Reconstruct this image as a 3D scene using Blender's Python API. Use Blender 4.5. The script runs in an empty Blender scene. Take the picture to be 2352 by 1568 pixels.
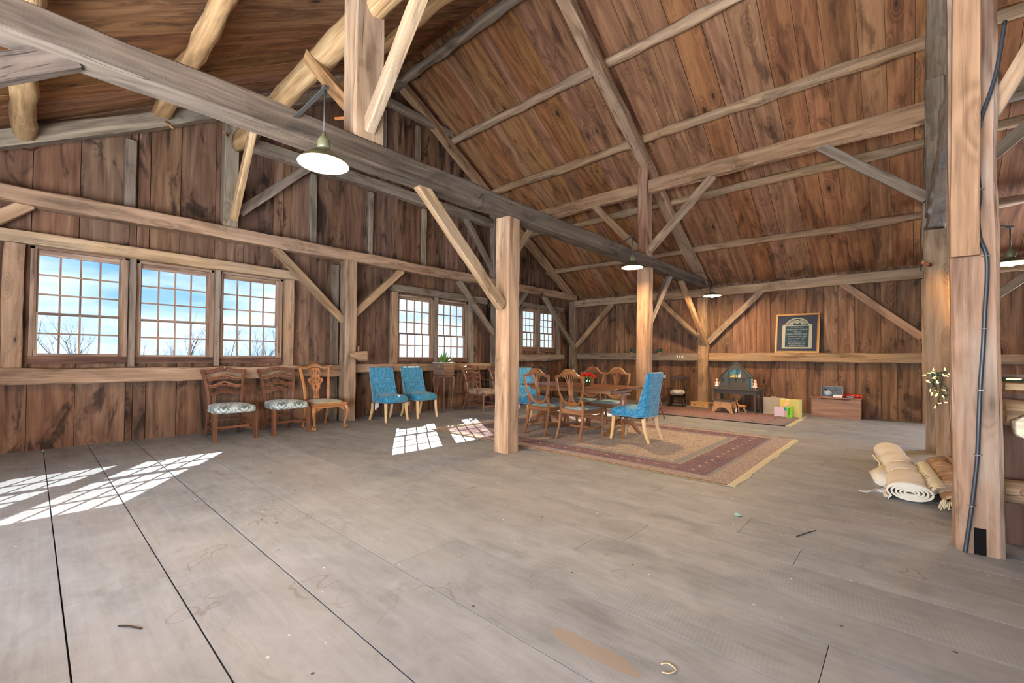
SKY, SUN, FILLW, FILLUPW, FILLBACKW, EXPO, BULB = 2.2, 22, 95, 1400, 420, 0.12, 3800  # strengths of sky, sun, the three added fill lamps, exposure and bulbs
import bpy, bmesh, math, random
from mathutils import Vector, Matrix, noise
from mathutils.geometry import tessellate_polygon
PI = math.pi
rnd = random.Random(7)
SC = bpy.context.scene
COL = SC.collection
V = Vector

# ------------------------------------------------------------------ mesh building
class MB:
    """Collects shapes with a UV map in metres (u along the wood grain) and links them as one mesh object."""
    def __init__(s):
        s.v = []; s.f = []; s.uv = []; s.sm = []
    def face(s, idx, uvs, smooth=False):
        s.f.append(tuple(idx)); s.uv.append(uvs); s.sm.append(smooth)
    def box(s, a, b, g=None, M=None, taper=0.0):
        a = V(a); b = V(b)
        lo = V((min(a[0], b[0]), min(a[1], b[1]), min(a[2], b[2]))); hi = V((max(a[0], b[0]), max(a[1], b[1]), max(a[2], b[2])))
        d = hi - lo
        if g is None: g = max(range(3), key=lambda i: d[i])
        n = len(s.v)
        P = [V((hi[0] if i & 1 else lo[0], hi[1] if i & 2 else lo[1], hi[2] if i & 4 else lo[2])) for i in range(8)]
        s.v += [tuple(M @ p) if M else tuple(p) for p in P]
        for k, (q, nx) in enumerate([((0, 2, 3, 1), 2), ((4, 5, 7, 6), 2), ((0, 1, 5, 4), 1), ((2, 6, 7, 3), 1), ((0, 4, 6, 2), 0), ((1, 3, 7, 5), 0)]):
            o = [i for i in range(3) if i != nx]
            if g in o: ua = g; va = o[0] if o[1] == g else o[1]
            else: ua, va = o
            s.face([n + i for i in q], [(P[i][ua], P[i][va] + .31 * k) for i in q])
        return s
    def sweep(s, pts, profs, up=None, caps=True, closed=False, smooth=True):
        pts = [V(p) for p in pts]; N = len(pts)
        if not isinstance(profs[0][0], (tuple, list)): profs = [profs] * N
        n = len(profs[0]); base = len(s.v); L = [0.0]
        for i in range(1, N): L.append(L[-1] + (pts[i] - pts[i - 1]).length)
        t0 = None; per = [0.0]
        for j in range(n):
            a = V(profs[N // 2][j]); b = V(profs[N // 2][(j + 1) % n]); per.append(per[-1] + (b - a).length)
        for i in range(N):
            if closed: t = pts[(i + 1) % N] - pts[i - 1]
            else: t = pts[min(i + 1, N - 1)] - pts[max(i - 1, 0)]
            t.normalize()
            if up is not None: u = V(up)
            elif t0 is None: u = V((0, 0, 1)) if abs(t.z) < .9 else V((1, 0, 0))
            else: u = t0
            sd = t.cross(u)
            if sd.length < 1e-5: sd = t.cross(V((0, 1, 0.01)))
            sd.normalize(); nn = sd.cross(t); nn.normalize()
            if up is None: t0 = nn
            for (a, b) in profs[i]: s.v.append(tuple(pts[i] + sd * a + nn * b))
        R = N if closed else N - 1
        for i in range(R):
            i2 = (i + 1) % N; u0 = L[i]; u1 = L[i2] if i2 else L[i] + (pts[0] - pts[i]).length
            for j in range(n):
                j2 = (j + 1) % n
                s.face([base + i * n + j, base + i * n + j2, base + i2 * n + j2, base + i2 * n + j],
                       [(u0, per[j]), (u0, per[j + 1]), (u1, per[j + 1]), (u1, per[j])], smooth)
        if caps and not closed:
            s.face([base + j for j in reversed(range(n))], [(.03 * profs[0][j][0], profs[0][j][1]) for j in reversed(range(n))])
            q = base + (N - 1) * n
            s.face([q + j for j in range(n)], [(L[-1] + .03 * profs[-1][j][0], profs[-1][j][1]) for j in range(n)])
        return s
    def rod(s, pts, r, n=8, closed=False, sx=1.0, sy=1.0, up=None, caps=True):
        R = r if isinstance(r, (list, tuple)) else [r] * len(pts)
        return s.sweep(pts, [[(q * sx * math.cos(2 * PI * k / n), q * sy * math.sin(2 * PI * k / n)) for k in range(n)] for q in R], up=up, closed=closed, caps=caps)
    def bar(s, pts, w, h, up=None, c=.12, closed=False, caps=True):
        W = w if isinstance(w, (list, tuple)) else [w] * len(pts); H = h if isinstance(h, (list, tuple)) else [h] * len(pts)
        return s.sweep(pts, [rect(a, b, min(a, b) * c) for a, b in zip(W, H)], up=up, smooth=False, closed=closed, caps=caps)
    def lathe(s, prof, c=(0, 0, 0), n=20, caps=True, M=None, smooth=True):
        c = V(c); b = len(s.v); m = len(prof)
        for r, z in prof:
            for k in range(n):
                p = c + V((r * math.cos(2 * PI * k / n), r * math.sin(2 * PI * k / n), z)); s.v.append(tuple(M @ p) if M else tuple(p))
        l = 0
        for i in range(m - 1):
            dl = math.hypot(prof[i + 1][0] - prof[i][0], prof[i + 1][1] - prof[i][1])
            for k in range(n):
                k2 = (k + 1) % n; w = max(prof[i][0], .01) * 2 * PI / n
                s.face([b + i * n + k, b + i * n + k2, b + (i + 1) * n + k2, b + (i + 1) * n + k], [(l, k * w), (l, k * w + w), (l + dl, k * w + w), (l + dl, k * w)], smooth)
            l += dl
        if caps:
            s.face([b + k for k in reversed(range(n))], [(0, .01 * k) for k in range(n)])
            s.face([b + (m - 1) * n + k for k in range(n)], [(l, .01 * k) for k in range(n)])
        return s
    def prism(s, outline, t, M, holes=(), g=1):
        loops = [list(outline)] + [list(h) for h in holes]
        flat = [p for l in loops for p in l]; b = len(s.v); n = len(flat)
        for z in (-t / 2, t / 2):
            for p in flat: s.v.append(tuple(M @ V((p[0], p[1], z))))
        def q(p): return (p[1], p[0]) if g == 1 else (p[0], p[1])
        for tri in tessellate_polygon([[V((p[0], p[1], 0)) for p in l] for l in loops]):
            s.face([b + i for i in tri], [q(flat[i]) for i in tri])
            s.face([b + n + i for i in reversed(tri)], [q(flat[i]) for i in reversed(tri)])
        o = 0
        for l in loops:
            m = len(l)
            for i in range(m):
                j = (i + 1) % m; A = q(l[i]); B = q(l[j])
                s.face([b + o + i, b + o + j, b + n + o + j, b + n + o + i], [A, B, (B[0], B[1] + t), (A[0], A[1] + t)])
            o += m
        return s
    def blob(s, c, r, nu=16, nv=10, e=1.0, fn=None, M=None):
        """(super)ellipsoid; e<1 gives a rounded box."""
        c = V(c); b = len(s.v)
        def sp(x, p): return math.copysign(abs(x) ** p, x)
        def pt(i, k):
            th = -PI / 2 + PI * i / nv; ph = 2 * PI * k / nu
            d = V((sp(math.cos(th), e) * sp(math.cos(ph), e), sp(math.cos(th), e) * sp(math.sin(ph), e), sp(math.sin(th), e)))
            p = V((d[0] * r[0], d[1] * r[1], d[2] * r[2]))
            if fn: p = fn(p, d)
            p = c + p
            return tuple(M @ p) if M else tuple(p)
        s.v.append(pt(0, 0))
        for i in range(1, nv):
            for k in range(nu): s.v.append(pt(i, k))
        s.v.append(pt(nv, 0)); top = len(s.v) - 1
        def uv(i): p = s.v[i]; return (p[0] + .3 * p[2], p[1] + .3 * p[2])
        for k in range(nu):
            k2 = (k + 1) % nu
            q = [b, b + 1 + k2, b + 1 + k]; s.face(q, [uv(i) for i in q], True)
            for i in range(nv - 2):
                q = [b + 1 + i * nu + k, b + 1 + i * nu + k2, b + 1 + (i + 1) * nu + k2, b + 1 + (i + 1) * nu + k]; s.face(q, [uv(i) for i in q], True)
            q = [b + 1 + (nv - 2) * nu + k, b + 1 + (nv - 2) * nu + k2, top]; s.face(q, [uv(i) for i in q], True)
        return s
    def grid(s, P, smooth=True, flip=False):
        """P: rows of points."""
        b = len(s.v); m = len(P); n = len(P[0])
        for row in P: s.v += [tuple(p) for p in row]
        for i in range(m - 1):
            for j in range(n - 1):
                q = [b + i * n + j, b + i * n + j + 1, b + (i + 1) * n + j + 1, b + (i + 1) * n + j]
                if flip: q.reverse()
                s.face(q, [(s.v[k][0] + s.v[k][2] * .5, s.v[k][1] + s.v[k][2] * .5) for k in q], smooth)
        return s
    def build(s, name, mat, parent=None, loc=(0, 0, 0), rz=0.0, bevel=0.0, sub=0, label=None, kind=None):
        me = bpy.data.meshes.new(name); me.from_pydata(s.v, [], s.f)
        u = me.uv_layers.new(name='UVMap'); flat = [c for fu in s.uv for p in fu for c in p]
        u.data.foreach_set('uv', flat)
        me.polygons.foreach_set('use_smooth', s.sm)
        me.materials.append(mat); me.update()
        bm = bmesh.new(); bm.from_mesh(me); bmesh.ops.recalc_face_normals(bm, faces=bm.faces); bm.to_mesh(me); bm.free()
        o = bpy.data.objects.new(name, me); COL.objects.link(o)
        o.location = loc; o.rotation_euler = (0, 0, rz)
        if parent: o.parent = parent
        if bevel:
            m = o.modifiers.new('Bevel', 'BEVEL'); m.width = bevel; m.segments = 2; m.limit_method = 'ANGLE'; m.angle_limit = .7
        if sub:
            m = o.modifiers.new('Subdivision', 'SUBSURF'); m.levels = sub; m.render_levels = sub
        if label: o['label'] = label
        if kind: o['kind'] = kind
        return o

def rect(w, h, c=0.0):
    w /= 2; h /= 2
    if c <= 0: return [(-w, -h), (w, -h), (w, h), (-w, h)]
    return [(-w + c, -h), (w - c, -h), (w, -h + c), (w, h - c), (w - c, h), (-w + c, h), (-w, h - c), (-w, -h + c)]
def lerp(a, b, t): return a + (b - a) * t
def spline(ctrl, n=8, closed=False):
    """Catmull-Rom through control points (any dimension)."""
    P = [tuple(p) for p in ctrl]; m = len(P); out = []
    rng = range(m) if closed else range(m - 1)
    for i in rng:
        if closed: a, b, c, d = P[i - 1], P[i], P[(i + 1) % m], P[(i + 2) % m]
        else: a, b, c, d = P[max(i - 1, 0)], P[i], P[i + 1], P[min(i + 2, m - 1)]
        for k in range(n):
            t = k / n
            out.append(tuple(.5 * (2 * b[q] + (c[q] - a[q]) * t + (2 * a[q] - 5 * b[q] + 4 * c[q] - d[q]) * t * t + (3 * b[q] - a[q] - 3 * c[q] + d[q]) * t ** 3) for q in range(len(b))))
    if not closed: out.append(P[-1])
    return out
def tag(o, label=None, cat=None, group=None, kind=None):
    if label: o['label'] = label
    if cat: o['category'] = cat
    if group: o['group'] = group
    if kind: o['kind'] = kind
    return o
def thing(name, label, cat, loc=(0, 0, 0), rz=0.0, group=None):
    o = bpy.data.objects.new(name, None); COL.objects.link(o); o.empty_display_size = .1
    o.location = loc; o.rotation_euler = (0, 0, rz)
    return tag(o, label, cat, group)
def copy_tree(o, parent=None):
    c = o.copy(); COL.objects.link(c)
    if parent: c.parent = parent
    for ch in list(o.children): copy_tree(ch, c)
    return c
def dup(o, loc, rz, label, group=None):
    c = copy_tree(o); c.location = loc; c.rotation_euler = (0, 0, rz); c['label'] = label
    if group: c['group'] = group
    return c

# ------------------------------------------------------------------ materials
def lin(r, g=None, b=None):
    if g is None: r, g, b = r
    f = lambda c: c / 12.92 if c <= .04045 else ((c + .055) / 1.055) ** 2.4
    return (f(r / 255), f(g / 255), f(b / 255), 1.0)
class NT:
    def __init__(s, name):
        s.m = bpy.data.materials.new(name); s.m.use_nodes = True; s.t = s.m.node_tree; s.t.nodes.clear()
        s.out = s.t.nodes.new('ShaderNodeOutputMaterial')
    def n(s, t, **k):
        x = s.t.nodes.new('ShaderNode' + t)
        for a, b in k.items(): setattr(x, a, b)
        return x
    def put(s, sock, val):
        if isinstance(val, bpy.types.NodeSocket): s.t.links.new(val, sock)
        elif val is not None: sock.default_value = val
    def math(s, op, a, b=None, c=None, clamp=False):
        x = s.n('Math', operation=op, use_clamp=clamp)
        for i, q in enumerate((a, b, c)): s.put(x.inputs[i], q)
        return x.outputs[0]
    def vmath(s, op, a, b=None):
        x = s.n('VectorMath', operation=op); s.put(x.inputs[0], a)
        if b is not None: s.put(x.inputs[1], b)
        return x.outputs[0]
    def comb(s, a, b, c):
        x = s.n('CombineXYZ')
        for i, q in enumerate((a, b, c)): s.put(x.inputs[i], q)
        return x.outputs[0]
    def sep(s, v):
        x = s.n('SeparateXYZ'); s.put(x.inputs[0], v); return x.outputs
    def noise(s, v, scale=1, det=3, rough=.5, dist=0):
        x = s.n('TexNoise'); s.put(x.inputs['Vector'], v); x.inputs['Scale'].default_value = scale; x.inputs['Detail'].default_value = det
        x.inputs['Roughness'].default_value = rough; x.inputs['Distortion'].default_value = dist
        return x.outputs['Fac']
    def ramp(s, f, stops, interp='LINEAR'):
        x = s.n('ValToRGB'); s.put(x.inputs[0], f); cr = x.color_ramp; cr.interpolation = interp
        while len(cr.elements) < len(stops): cr.elements.new(.5)
        for e, (p, c) in zip(cr.elements, stops): e.position = p; e.color = c if len(c) == 4 else (*c, 1)
        return x.outputs[0]
    def mix(s, f, a, b, mode='MIX'):
        x = s.n('Mix', data_type='RGBA', blend_type=mode); s.put(x.inputs[0], f); s.put(x.inputs[6], a); s.put(x.inputs[7], b); return x.outputs[2]
    def maprange(s, v, a, b, c=0.0, d=1.0, smooth=True):
        x = s.n('MapRange', interpolation_type='SMOOTHSTEP' if smooth else 'LINEAR'); s.put(x.inputs[0], v)
        for i, q in enumerate((a, b, c, d)): s.put(x.inputs[i + 1], q)
        return x.outputs[0]
    def bump(s, h, st=.3, dist=.01):
        x = s.n('Bump'); s.put(x.inputs['Height'], h); x.inputs['Strength'].default_value = st; x.inputs['Distance'].default_value = dist; return x.outputs[0]
    def bsdf(s, col, rough=.7, spec=.3, metal=0.0, normal=None, **k):
        x = s.n('BsdfPrincipled'); s.put(x.inputs['Base Color'], col); s.put(x.inputs['Roughness'], rough); x.inputs['Specular IOR Level'].default_value = spec
        x.inputs['Metallic'].default_value = metal
        if normal is not None: s.put(x.inputs['Normal'], normal)
        for a, b in k.items(): s.put(x.inputs[a.replace('_', ' ')], b)
        s.t.links.new(x.outputs[0], s.out.inputs[0]); return x
def plain(name, rgb, rough=.6, spec=.3, metal=0.0, var=.0, nscale=20, bump=0.0, **k):
    T = NT(name); tc = T.n('TexCoord').outputs['Object']
    c = lin(rgb)
    if var:
        f = T.noise(tc, nscale, 4, .6)
        c = T.mix(f, tuple(q * (1 - var) for q in c[:3]) + (1,), tuple(min(1, q * (1 + var)) for q in c[:3]) + (1,))
    nn = T.bump(T.noise(tc, nscale * 3, 3), bump, .004) if bump else None
    T.bsdf(c, rough, spec, metal, nn, **k); return T.m
def emit(name, rgb, strength, base=(255, 250, 235)):
    T = NT(name); T.bsdf(lin(base), .4, .3, Emission_Color=lin(rgb), Emission_Strength=strength); return T.m

def seeded_uv(T, per_island=True):
    uv = T.n('UVMap', uv_map='UVMap').outputs[0]
    r1 = T.n('ObjectInfo').outputs['Random']
    seed = T.math('ADD', T.math('MULTIPLY', r1, 3.7), T.math('MULTIPLY', T.n('NewGeometry').outputs['Random Per Island'], 1.0 if per_island else 0.0))
    s = T.math('FRACT', seed)
    u = T.sep(uv)
    vec = T.comb(T.math('ADD', u[0], T.math('MULTIPLY', s, 97.3)), T.math('ADD', u[1], T.math('MULTIPLY', s, 41.9)), T.math('MULTIPLY', s, 13.0))
    s2 = T.math('FRACT', T.math('MULTIPLY', s, 17.31)); s3 = T.math('FRACT', T.math('MULTIPLY', s, 53.77))
    return vec, s, s2, s3
def sc(T, v, x, y, z=1.0): return T.vmath('MULTIPLY', v, (x, y, z))
def wood(name, dark, mid, light, knots=.6, vary=.35, rough=.75, spec=.2, ring=14.0, crack=.0, bump=.25, stain=.4, grey=None, kscale=1.6, fine=1.0, gk=1.0):
    """Solid wood: stretched grain, cathedral rings bent round knots, drying cracks, weather stains; every board or timber gets its own cut."""
    T = NT(name); vec, s, s2, s3 = seeded_uv(T)
    low = T.noise(sc(T, vec, .55, 2.4), 1.0, 3, .55)
    grain = T.noise(sc(T, vec, 2.0 * fine, 46 * fine), 1.0, 5, .62, .4)
    # knots: stretched cells, only some of them
    dv = T.vmath('ADD', sc(T, vec, kscale * .85, kscale * 2.1), T.vmath('MULTIPLY', T.comb(low, low, low), (.5, .5, .5)))
    vo = T.n('TexVoronoi', feature='F1'); T.put(vo.inputs['Vector'], dv); vo.inputs['Scale'].default_value = 1.0
    vd = vo.outputs['Distance']; vr = T.sep(vo.outputs['Color'])[0]
    keep = T.math('GREATER_THAN', vr, 1 - knots)
    size = T.math('ADD', T.math('MULTIPLY', T.sep(vo.outputs['Color'])[1], .10), .05)
    km = T.math('MULTIPLY', T.maprange(vd, T.math('MULTIPLY', size, .35), size, 1, 0), keep)
    halo = T.math('MULTIPLY', T.maprange(vd, 0, T.math('MULTIPLY', size, 3.2), 1, 0), keep)
    ph = T.math('ADD', T.math('MULTIPLY', T.sep(vec)[1], ring), T.math('ADD', T.math('MULTIPLY', low, 4.0), T.math('MULTIPLY', halo, 3.2)))
    rings = T.math('MULTIPLY_ADD', T.math('SINE', T.math('MULTIPLY', ph, 6.283)), .5, .5)
    f = T.math('ADD', T.math('MULTIPLY', grain, .46), T.math('MULTIPLY', rings, .14)); f = T.math('ADD', f, .11)
    streak = T.noise(sc(T, vec, .75, 12), 1.0, 3, .6, .5); f = T.math('ADD', f, T.math('MULTIPLY', T.math('SUBTRACT', streak, .5), .55))
    f = T.math('ADD', f, T.math('MULTIPLY', T.math('SUBTRACT', low, .5), .55))
    col = T.ramp(f, [(.18, lin(dark)), (.46, lin(mid)), (.78, lin(light))])
    if grey:
        gm = T.maprange(T.noise(sc(T, vec, .8, 2.2), 1.0, 4, .6), .42, .62)
        gm = T.math('MULTIPLY', gm, T.math('MULTIPLY_ADD', s3, .6 * gk, .4 * gk))
        col = T.mix(gm, col, T.mix(grain, lin(tuple(q * .72 for q in grey)), lin(tuple(min(255, q * 1.15) for q in grey))))
    st = T.noise(sc(T, vec, .9, 2.6), 1.3, 4, .65, .8)
    col = T.mix(T.math('MULTIPLY', T.maprange(st, .52, .66), stain), col, lin(tuple(q * .38 for q in dark)))
    col = T.mix(T.math('MULTIPLY', halo, .45), col, lin(tuple(q * .75 for q in dark)))
    col = T.mix(T.math('MULTIPLY', km, .85), col, lin(tuple(q * .42 for q in dark)))
    hgt = T.math('SUBTRACT', grain, T.math('MULTIPLY', km, .4))
    if crack:
        cn = T.noise(sc(T, vec, .28, 11), 1.0, 3, .6, .6)
        ck = T.maprange(T.math('ABSOLUTE', T.math('SUBTRACT', cn, .5)), .0, .009, 1, 0)
        ck = T.math('MULTIPLY', ck, T.maprange(T.noise(sc(T, vec, .8, 3.0), 1.0, 2), .48, .62))
        col = T.mix(T.math('MULTIPLY', ck, crack), col, lin(28, 20, 15)); hgt = T.math('SUBTRACT', hgt, T.math('MULTIPLY', ck, 1.2))
    val = T.math('MULTIPLY_ADD', T.math('SUBTRACT', s2, .5), vary * 1.6, 1.0)
    hs = T.n('HueSaturation'); T.put(hs.inputs['Value'], val); T.put(hs.inputs['Hue'], T.math('MULTIPLY_ADD', T.math('SUBTRACT', s3, .5), .012, .5))
    T.put(hs.inputs['Saturation'], T.math('MULTIPLY_ADD', T.math('SUBTRACT', s, .5), .12, .92)); T.put(hs.inputs['Color'], col)
    T.bsdf(hs.outputs[0], rough, spec, 0, T.bump(hgt, bump, .006)); return T.m
# ------------------------------------------------------------------ the place, in metres: x to the right along the back wall, y away from the viewer, z up
XW, YN, YS, XE = -8.0, 11.68, -1.68, 4.5       # inner faces of the window wall, back wall, wall behind the viewer, far right wall
RY, RZ, SN, SS = 5.05, 7.20, .62, .635         # ridge line and the two roof slopes
def roof_z(y): return RZ - (SN * (y - RY) if y > RY else SS * (RY - y))

M_roof = wood('roof_boards', (94, 57, 32), (139, 91, 52), (170, 119, 70), knots=.8, vary=.13, ring=4, stain=.5, bump=.25, kscale=1.7)
M_wall = wood('wall_boards', (72, 46, 31), (110, 77, 54), (140, 108, 80), knots=.6, vary=.25, ring=5, stain=.8, bump=.3, kscale=1.3)
M_back = wood('back_boards', (82, 55, 38), (122, 87, 62), (152, 116, 86), knots=.7, vary=.22, ring=5, stain=.6, bump=.25, kscale=1.5)
M_timber = wood('old_timber', (112, 82, 56), (160, 124, 90), (194, 158, 120), knots=.5, vary=.16, ring=5, crack=.85, stain=.35, bump=.5, grey=(154, 132, 110), kscale=1.8, gk=.55)
M_grey = wood('grey_timber', (80, 65, 52), (126, 106, 86), (164, 142, 118), knots=.35, vary=.2, ring=6, crack=.9, stain=.4, bump=.5, grey=(132, 118, 103), kscale=1.6, gk=.7)
M_dark = wood('smoky_timber', (58, 46, 37), (88, 71, 58), (122, 101, 84), knots=.35, vary=.1, ring=5, crack=.9, stain=.4, bump=.5, grey=(96, 82, 71), kscale=1.6, gk=.6)
M_redpost = wood('russet_timber', (90, 56, 38), (148, 106, 78), (182, 140, 110), knots=.45, vary=.08, ring=6, crack=.8, stain=.3, bump=.5, grey=(158, 130, 110), kscale=1.6)
M_log = wood('hewn_log', (122, 84, 48), (174, 132, 86), (208, 172, 124), knots=.4, vary=.15, ring=5, crack=.8, stain=.3, bump=.7, kscale=2.0)
M_plank = wood('new_plank', (108, 76, 52), (154, 114, 82), (184, 146, 112), knots=.2, vary=.1, ring=7, crack=.3, stain=.2, bump=.3)

# floor: wide worn boards with saw marks, specks, water rings and one spilt patch
def floor_mat():
    T = NT('floor_boards'); vec, s, s2, s3 = seeded_uv(T)
    pos = T.n('TexCoord').outputs['Object']
    low = T.noise(sc(T, vec, .5, 1.6), 1.0, 4, .6); grain = T.noise(sc(T, vec, 1.6, 34), 1.0, 5, .65, .5)
    f = T.math('ADD', T.math('MULTIPLY', grain, .22), T.math('ADD', T.math('MULTIPLY', low, .3), T.math('MULTIPLY', T.noise(sc(T, pos, 1.0, 1.6), 3.2, 7, .68, .6), .48)))
    col = T.ramp(f, [(.25, lin(96, 98, 101)), (.5, lin(134, 136, 140)), (.75, lin(160, 163, 168))])
    warm = T.maprange(T.noise(sc(T, pos, .5, .9), 1.0, 3), .45, .7)
    col = T.mix(T.math('MULTIPLY', warm, .16), col, lin(166, 148, 132))
    cool = T.maprange(T.noise(T.vmath('ADD', sc(T, pos, .6, 1.3), (7, 3, 0)), 1.0, 3), .5, .72)
    col = T.mix(T.math('MULTIPLY', cool, .35), col, lin(146, 146, 148))
    saw = T.math('SINE', T.math('MULTIPLY', T.math('ADD', T.sep(vec)[0], T.math('MULTIPLY', T.sep(vec)[1], .12)), 330))
    sawm = T.math('MULTIPLY', T.maprange(T.noise(sc(T, vec, .8, 2.0), 1.0, 2), .5, .62), T.math('MULTIPLY', saw, .05))
    hs = T.n('HueSaturation'); T.put(hs.inputs['Value'], T.math('ADD', T.math('MULTIPLY_ADD', T.math('SUBTRACT', s2, .5), .05, 1.0), sawm)); T.put(hs.inputs['Color'], col); col = hs.outputs[0]
    st = T.maprange(T.noise(sc(T, vec, .7, 1.8), 1.7, 5, .68, .6), .56, .72)
    col = T.mix(T.math('MULTIPLY', st, .35), col, lin(96, 84, 76))
    # water rings: contour lines of a slow field, only here and there
    w = T.noise(sc(T, pos, 1.0, 1.0), 1.4, 3, .55)
    ring = T.maprange(T.math('ABSOLUTE', T.math('SUBTRACT', w, .60)), 0, .006, 1, 0)
    ring = T.math('MULTIPLY', ring, T.maprange(T.noise(T.vmath('ADD', pos, (3, 8, 0)), .7, 2), .42, .56))
    col = T.mix(T.math('MULTIPLY', ring, .6), col, lin(104, 92, 84))
    def specks(scale, keep, size, c, k, off):
        nonlocal col
        vo = T.n('TexVoronoi', feature='F1'); T.put(vo.inputs['Vector'], T.vmath('ADD', pos, off)); vo.inputs['Scale'].default_value = scale
        m = T.math('MULTIPLY', T.maprange(vo.outputs['Distance'], size * .6, size, 1, 0), T.math('GREATER_THAN', T.sep(vo.outputs['Color'])[0], keep))
        col = T.mix(T.math('MULTIPLY', m, k), col, lin(c))
    specks(6.0, .62, .06, (52, 42, 36), .9, (0, 0, 0)); specks(9.0, .86, .075, (226, 216, 204), .7, (5, 2, 0)); specks(3.5, .82, .05, (44, 36, 32), .9, (2, 9, 0))
    # one spilt patch near the front
    q = T.sep(pos); n2 = T.noise(sc(T, pos, 7, 7), 1.0, 4)
    a = T.math('MULTIPLY', T.math('ADD', q[0], .96), 4.2); b = T.math('MULTIPLY', T.math('SUBTRACT', q[1], 1.57), 21)
    d = T.math('ADD', T.math('SQRT', T.math('ADD', T.math('MULTIPLY', a, a), T.math('MULTIPLY', b, b))), T.math('MULTIPLY', T.math('SUBTRACT', n2, .5), 1.1))
    col = T.mix(T.math('MULTIPLY', T.maprange(d, .9, 1.0, 1, 0), .6), col, lin(140, 118, 98))
    T.bsdf(col, T.maprange(f, .2, .8, .72, .5), .25, 0, T.bump(T.math('ADD', grain, T.math('MULTIPLY', sawm, 2)), .18, .004)); return T.m
M_floor = floor_mat()

def structure(o): return tag(o, kind='structure')

def floor_boards():
    b = MB(); r = random.Random(3)
    ys = [YS - .1, -1.25, -.83, -.35, .12, .52, .97, 1.42, 1.90, 2.29, 2.62, 3.02, 3.30, 3.68, 4.02, 4.42, 4.8, 5.15, 5.6, 6.0, 6.38, 6.8, 7.2, 7.55, 8.0, 8.4, 8.75, 9.2, 9.6, 9.95, 10.4, 10.8, 11.2, YN + .1]
    joints = {0.12: [-2.98], .52: [-2.79, -1.2], .97: [-4.0], 1.42: [-2.2, .1], 1.90: [-3.4, -.25], 2.29: [-1.55], 3.02: [-.5]}
    for i in range(len(ys) - 1):
        y0, y1 = ys[i], ys[i + 1]; xs = [XW - .1] + sorted(joints.get(y0, [r.uniform(-6.5, -4.5), r.uniform(-2.5, -.3)])) + [1.9 + r.uniform(-.5, .5), XE + .1]
        gap = .0055 if y0 < 1.2 else .003
        for k in range(len(xs) - 1):
            dz = r.uniform(-.0006, 0)
            b.box((xs[k] + .0015, y0 + gap, -.04 + dz), (xs[k + 1] - .0015, y1 - r.uniform(.0005, .003), dz), g=0)
    b.box((XW - .1, YS - .1, -.10), (XE + .1, YN + .1, -.042), g=0)
    return structure(b.build('floor', M_floor))
floor_boards()

def split(a, b, r, lo, hi, cuts=()):
    xs = [a]
    while xs[-1] < b - lo: xs.append(xs[-1] + r.uniform(lo, hi))
    xs[-1] = b
    cs = sorted(c for c in cuts if a < c < b)     # joints fall exactly on the edges of openings
    xs = [a] + [x for x in xs[1:-1] if all(abs(x - c) > .07 for c in cs) and not any(p - .01 < x < q + .01 for p, q in zip(cs, cs[1:]) if q - p < .12)] + cs + [b]
    return sorted(set(xs))
def plank_wall(name, mat, s0, s1, top, place, openings=(), lo=.24, hi=.42, seed=1, thick=.028):
    """Vertical boards from s0 to s1; place(s, d, z) puts a point (d = depth out of the room) in the world."""
    b = MB(); r = random.Random(seed)
    cuts = [c for o in openings for c in (o[0], o[1])]
    xs = split(s0, s1, r, lo, hi, cuts)
    def piece(a, c, z0, za, zc, d0, d1):
        n = len(b.v); P = [(a, d0, z0), (c, d0, z0), (c, d1, z0), (a, d1, z0), (a, d0, za), (c, d0, zc), (c, d1, zc), (a, d1, za)]
        b.v += [place(*p) for p in P]
        for k, q in enumerate([(0, 1, 5, 4), (2, 3, 7, 6), (1, 2, 6, 5), (3, 0, 4, 7), (4, 5, 6, 7), (3, 2, 1, 0)]):
            b.face([n + i for i in q], [(P[i][2], P[i][0] + P[i][1] + .1 * k) for i in q])
    for a, c in zip(xs, xs[1:]):
        m = (a + c) / 2; ops = sorted([o for o in openings if o[0] - 1e-4 <= m <= o[1] + 1e-4], key=lambda o: o[2]); z = 0.0; spans = []
        for o in ops: spans.append((z, o[2])); z = o[3]
        spans.append((z, None))
        for z0, z1 in spans:
            za, zc = (z1, z1) if z1 is not None else (top(a), top(c))
            if max(za, zc) - z0 < .02: continue
            g = r.uniform(.002, .006); dd = r.uniform(0, .009)
            piece(a + g, c - g, z0, za, zc, dd, dd + thick)
            piece(a, c, z0, za, zc, .045, .075)
    return structure(b.build(name, mat))

# window openings in the left wall: (y0, y1, z0, z1)
WIN = [(-.03, .88, 1.09, 2.53), (.96, 1.89, 1.09, 2.51), (1.95, 2.89, 1.09, 2.51), (5.17, 6.13, 1.10, 2.52), (6.19, 7.16, 1.10, 2.52), (9.18, 9.86, 1.40, 2.60), (9.94, 10.76, 1.40, 2.60)]
plank_wall('wall_left', M_wall, YS, YN, lambda y: roof_z(y) - .02, lambda s, d, z: (XW - d, s, z), WIN, .26, .46, 5)
FILL_GAP_N = (1.75, 4.3, 0.0, 2.7)                   # opening added for a fill lamp, out of sight behind the russet post
plank_wall('wall_back', M_back, XW, XE, lambda x: 3.10, lambda s, d, z: (s, YN + d, z), [FILL_GAP_N], .24, .42, 8)
plank_wall('wall_right', M_wall, YS, YN, lambda y: roof_z(y) - .02, lambda s, d, z: (XE + d, s, z), (), .26, .46, 9)
FILL_GAP_S = (-4.8, 1.4, 0.0, 2.9)                    # made-up opening behind the viewer, added for two fill lamps
plank_wall('wall_front', M_wall, XW, XE, lambda x: 2.95, lambda s, d, z: (s, YS - d, z), [FILL_GAP_S], .26, .46, 10)

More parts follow.
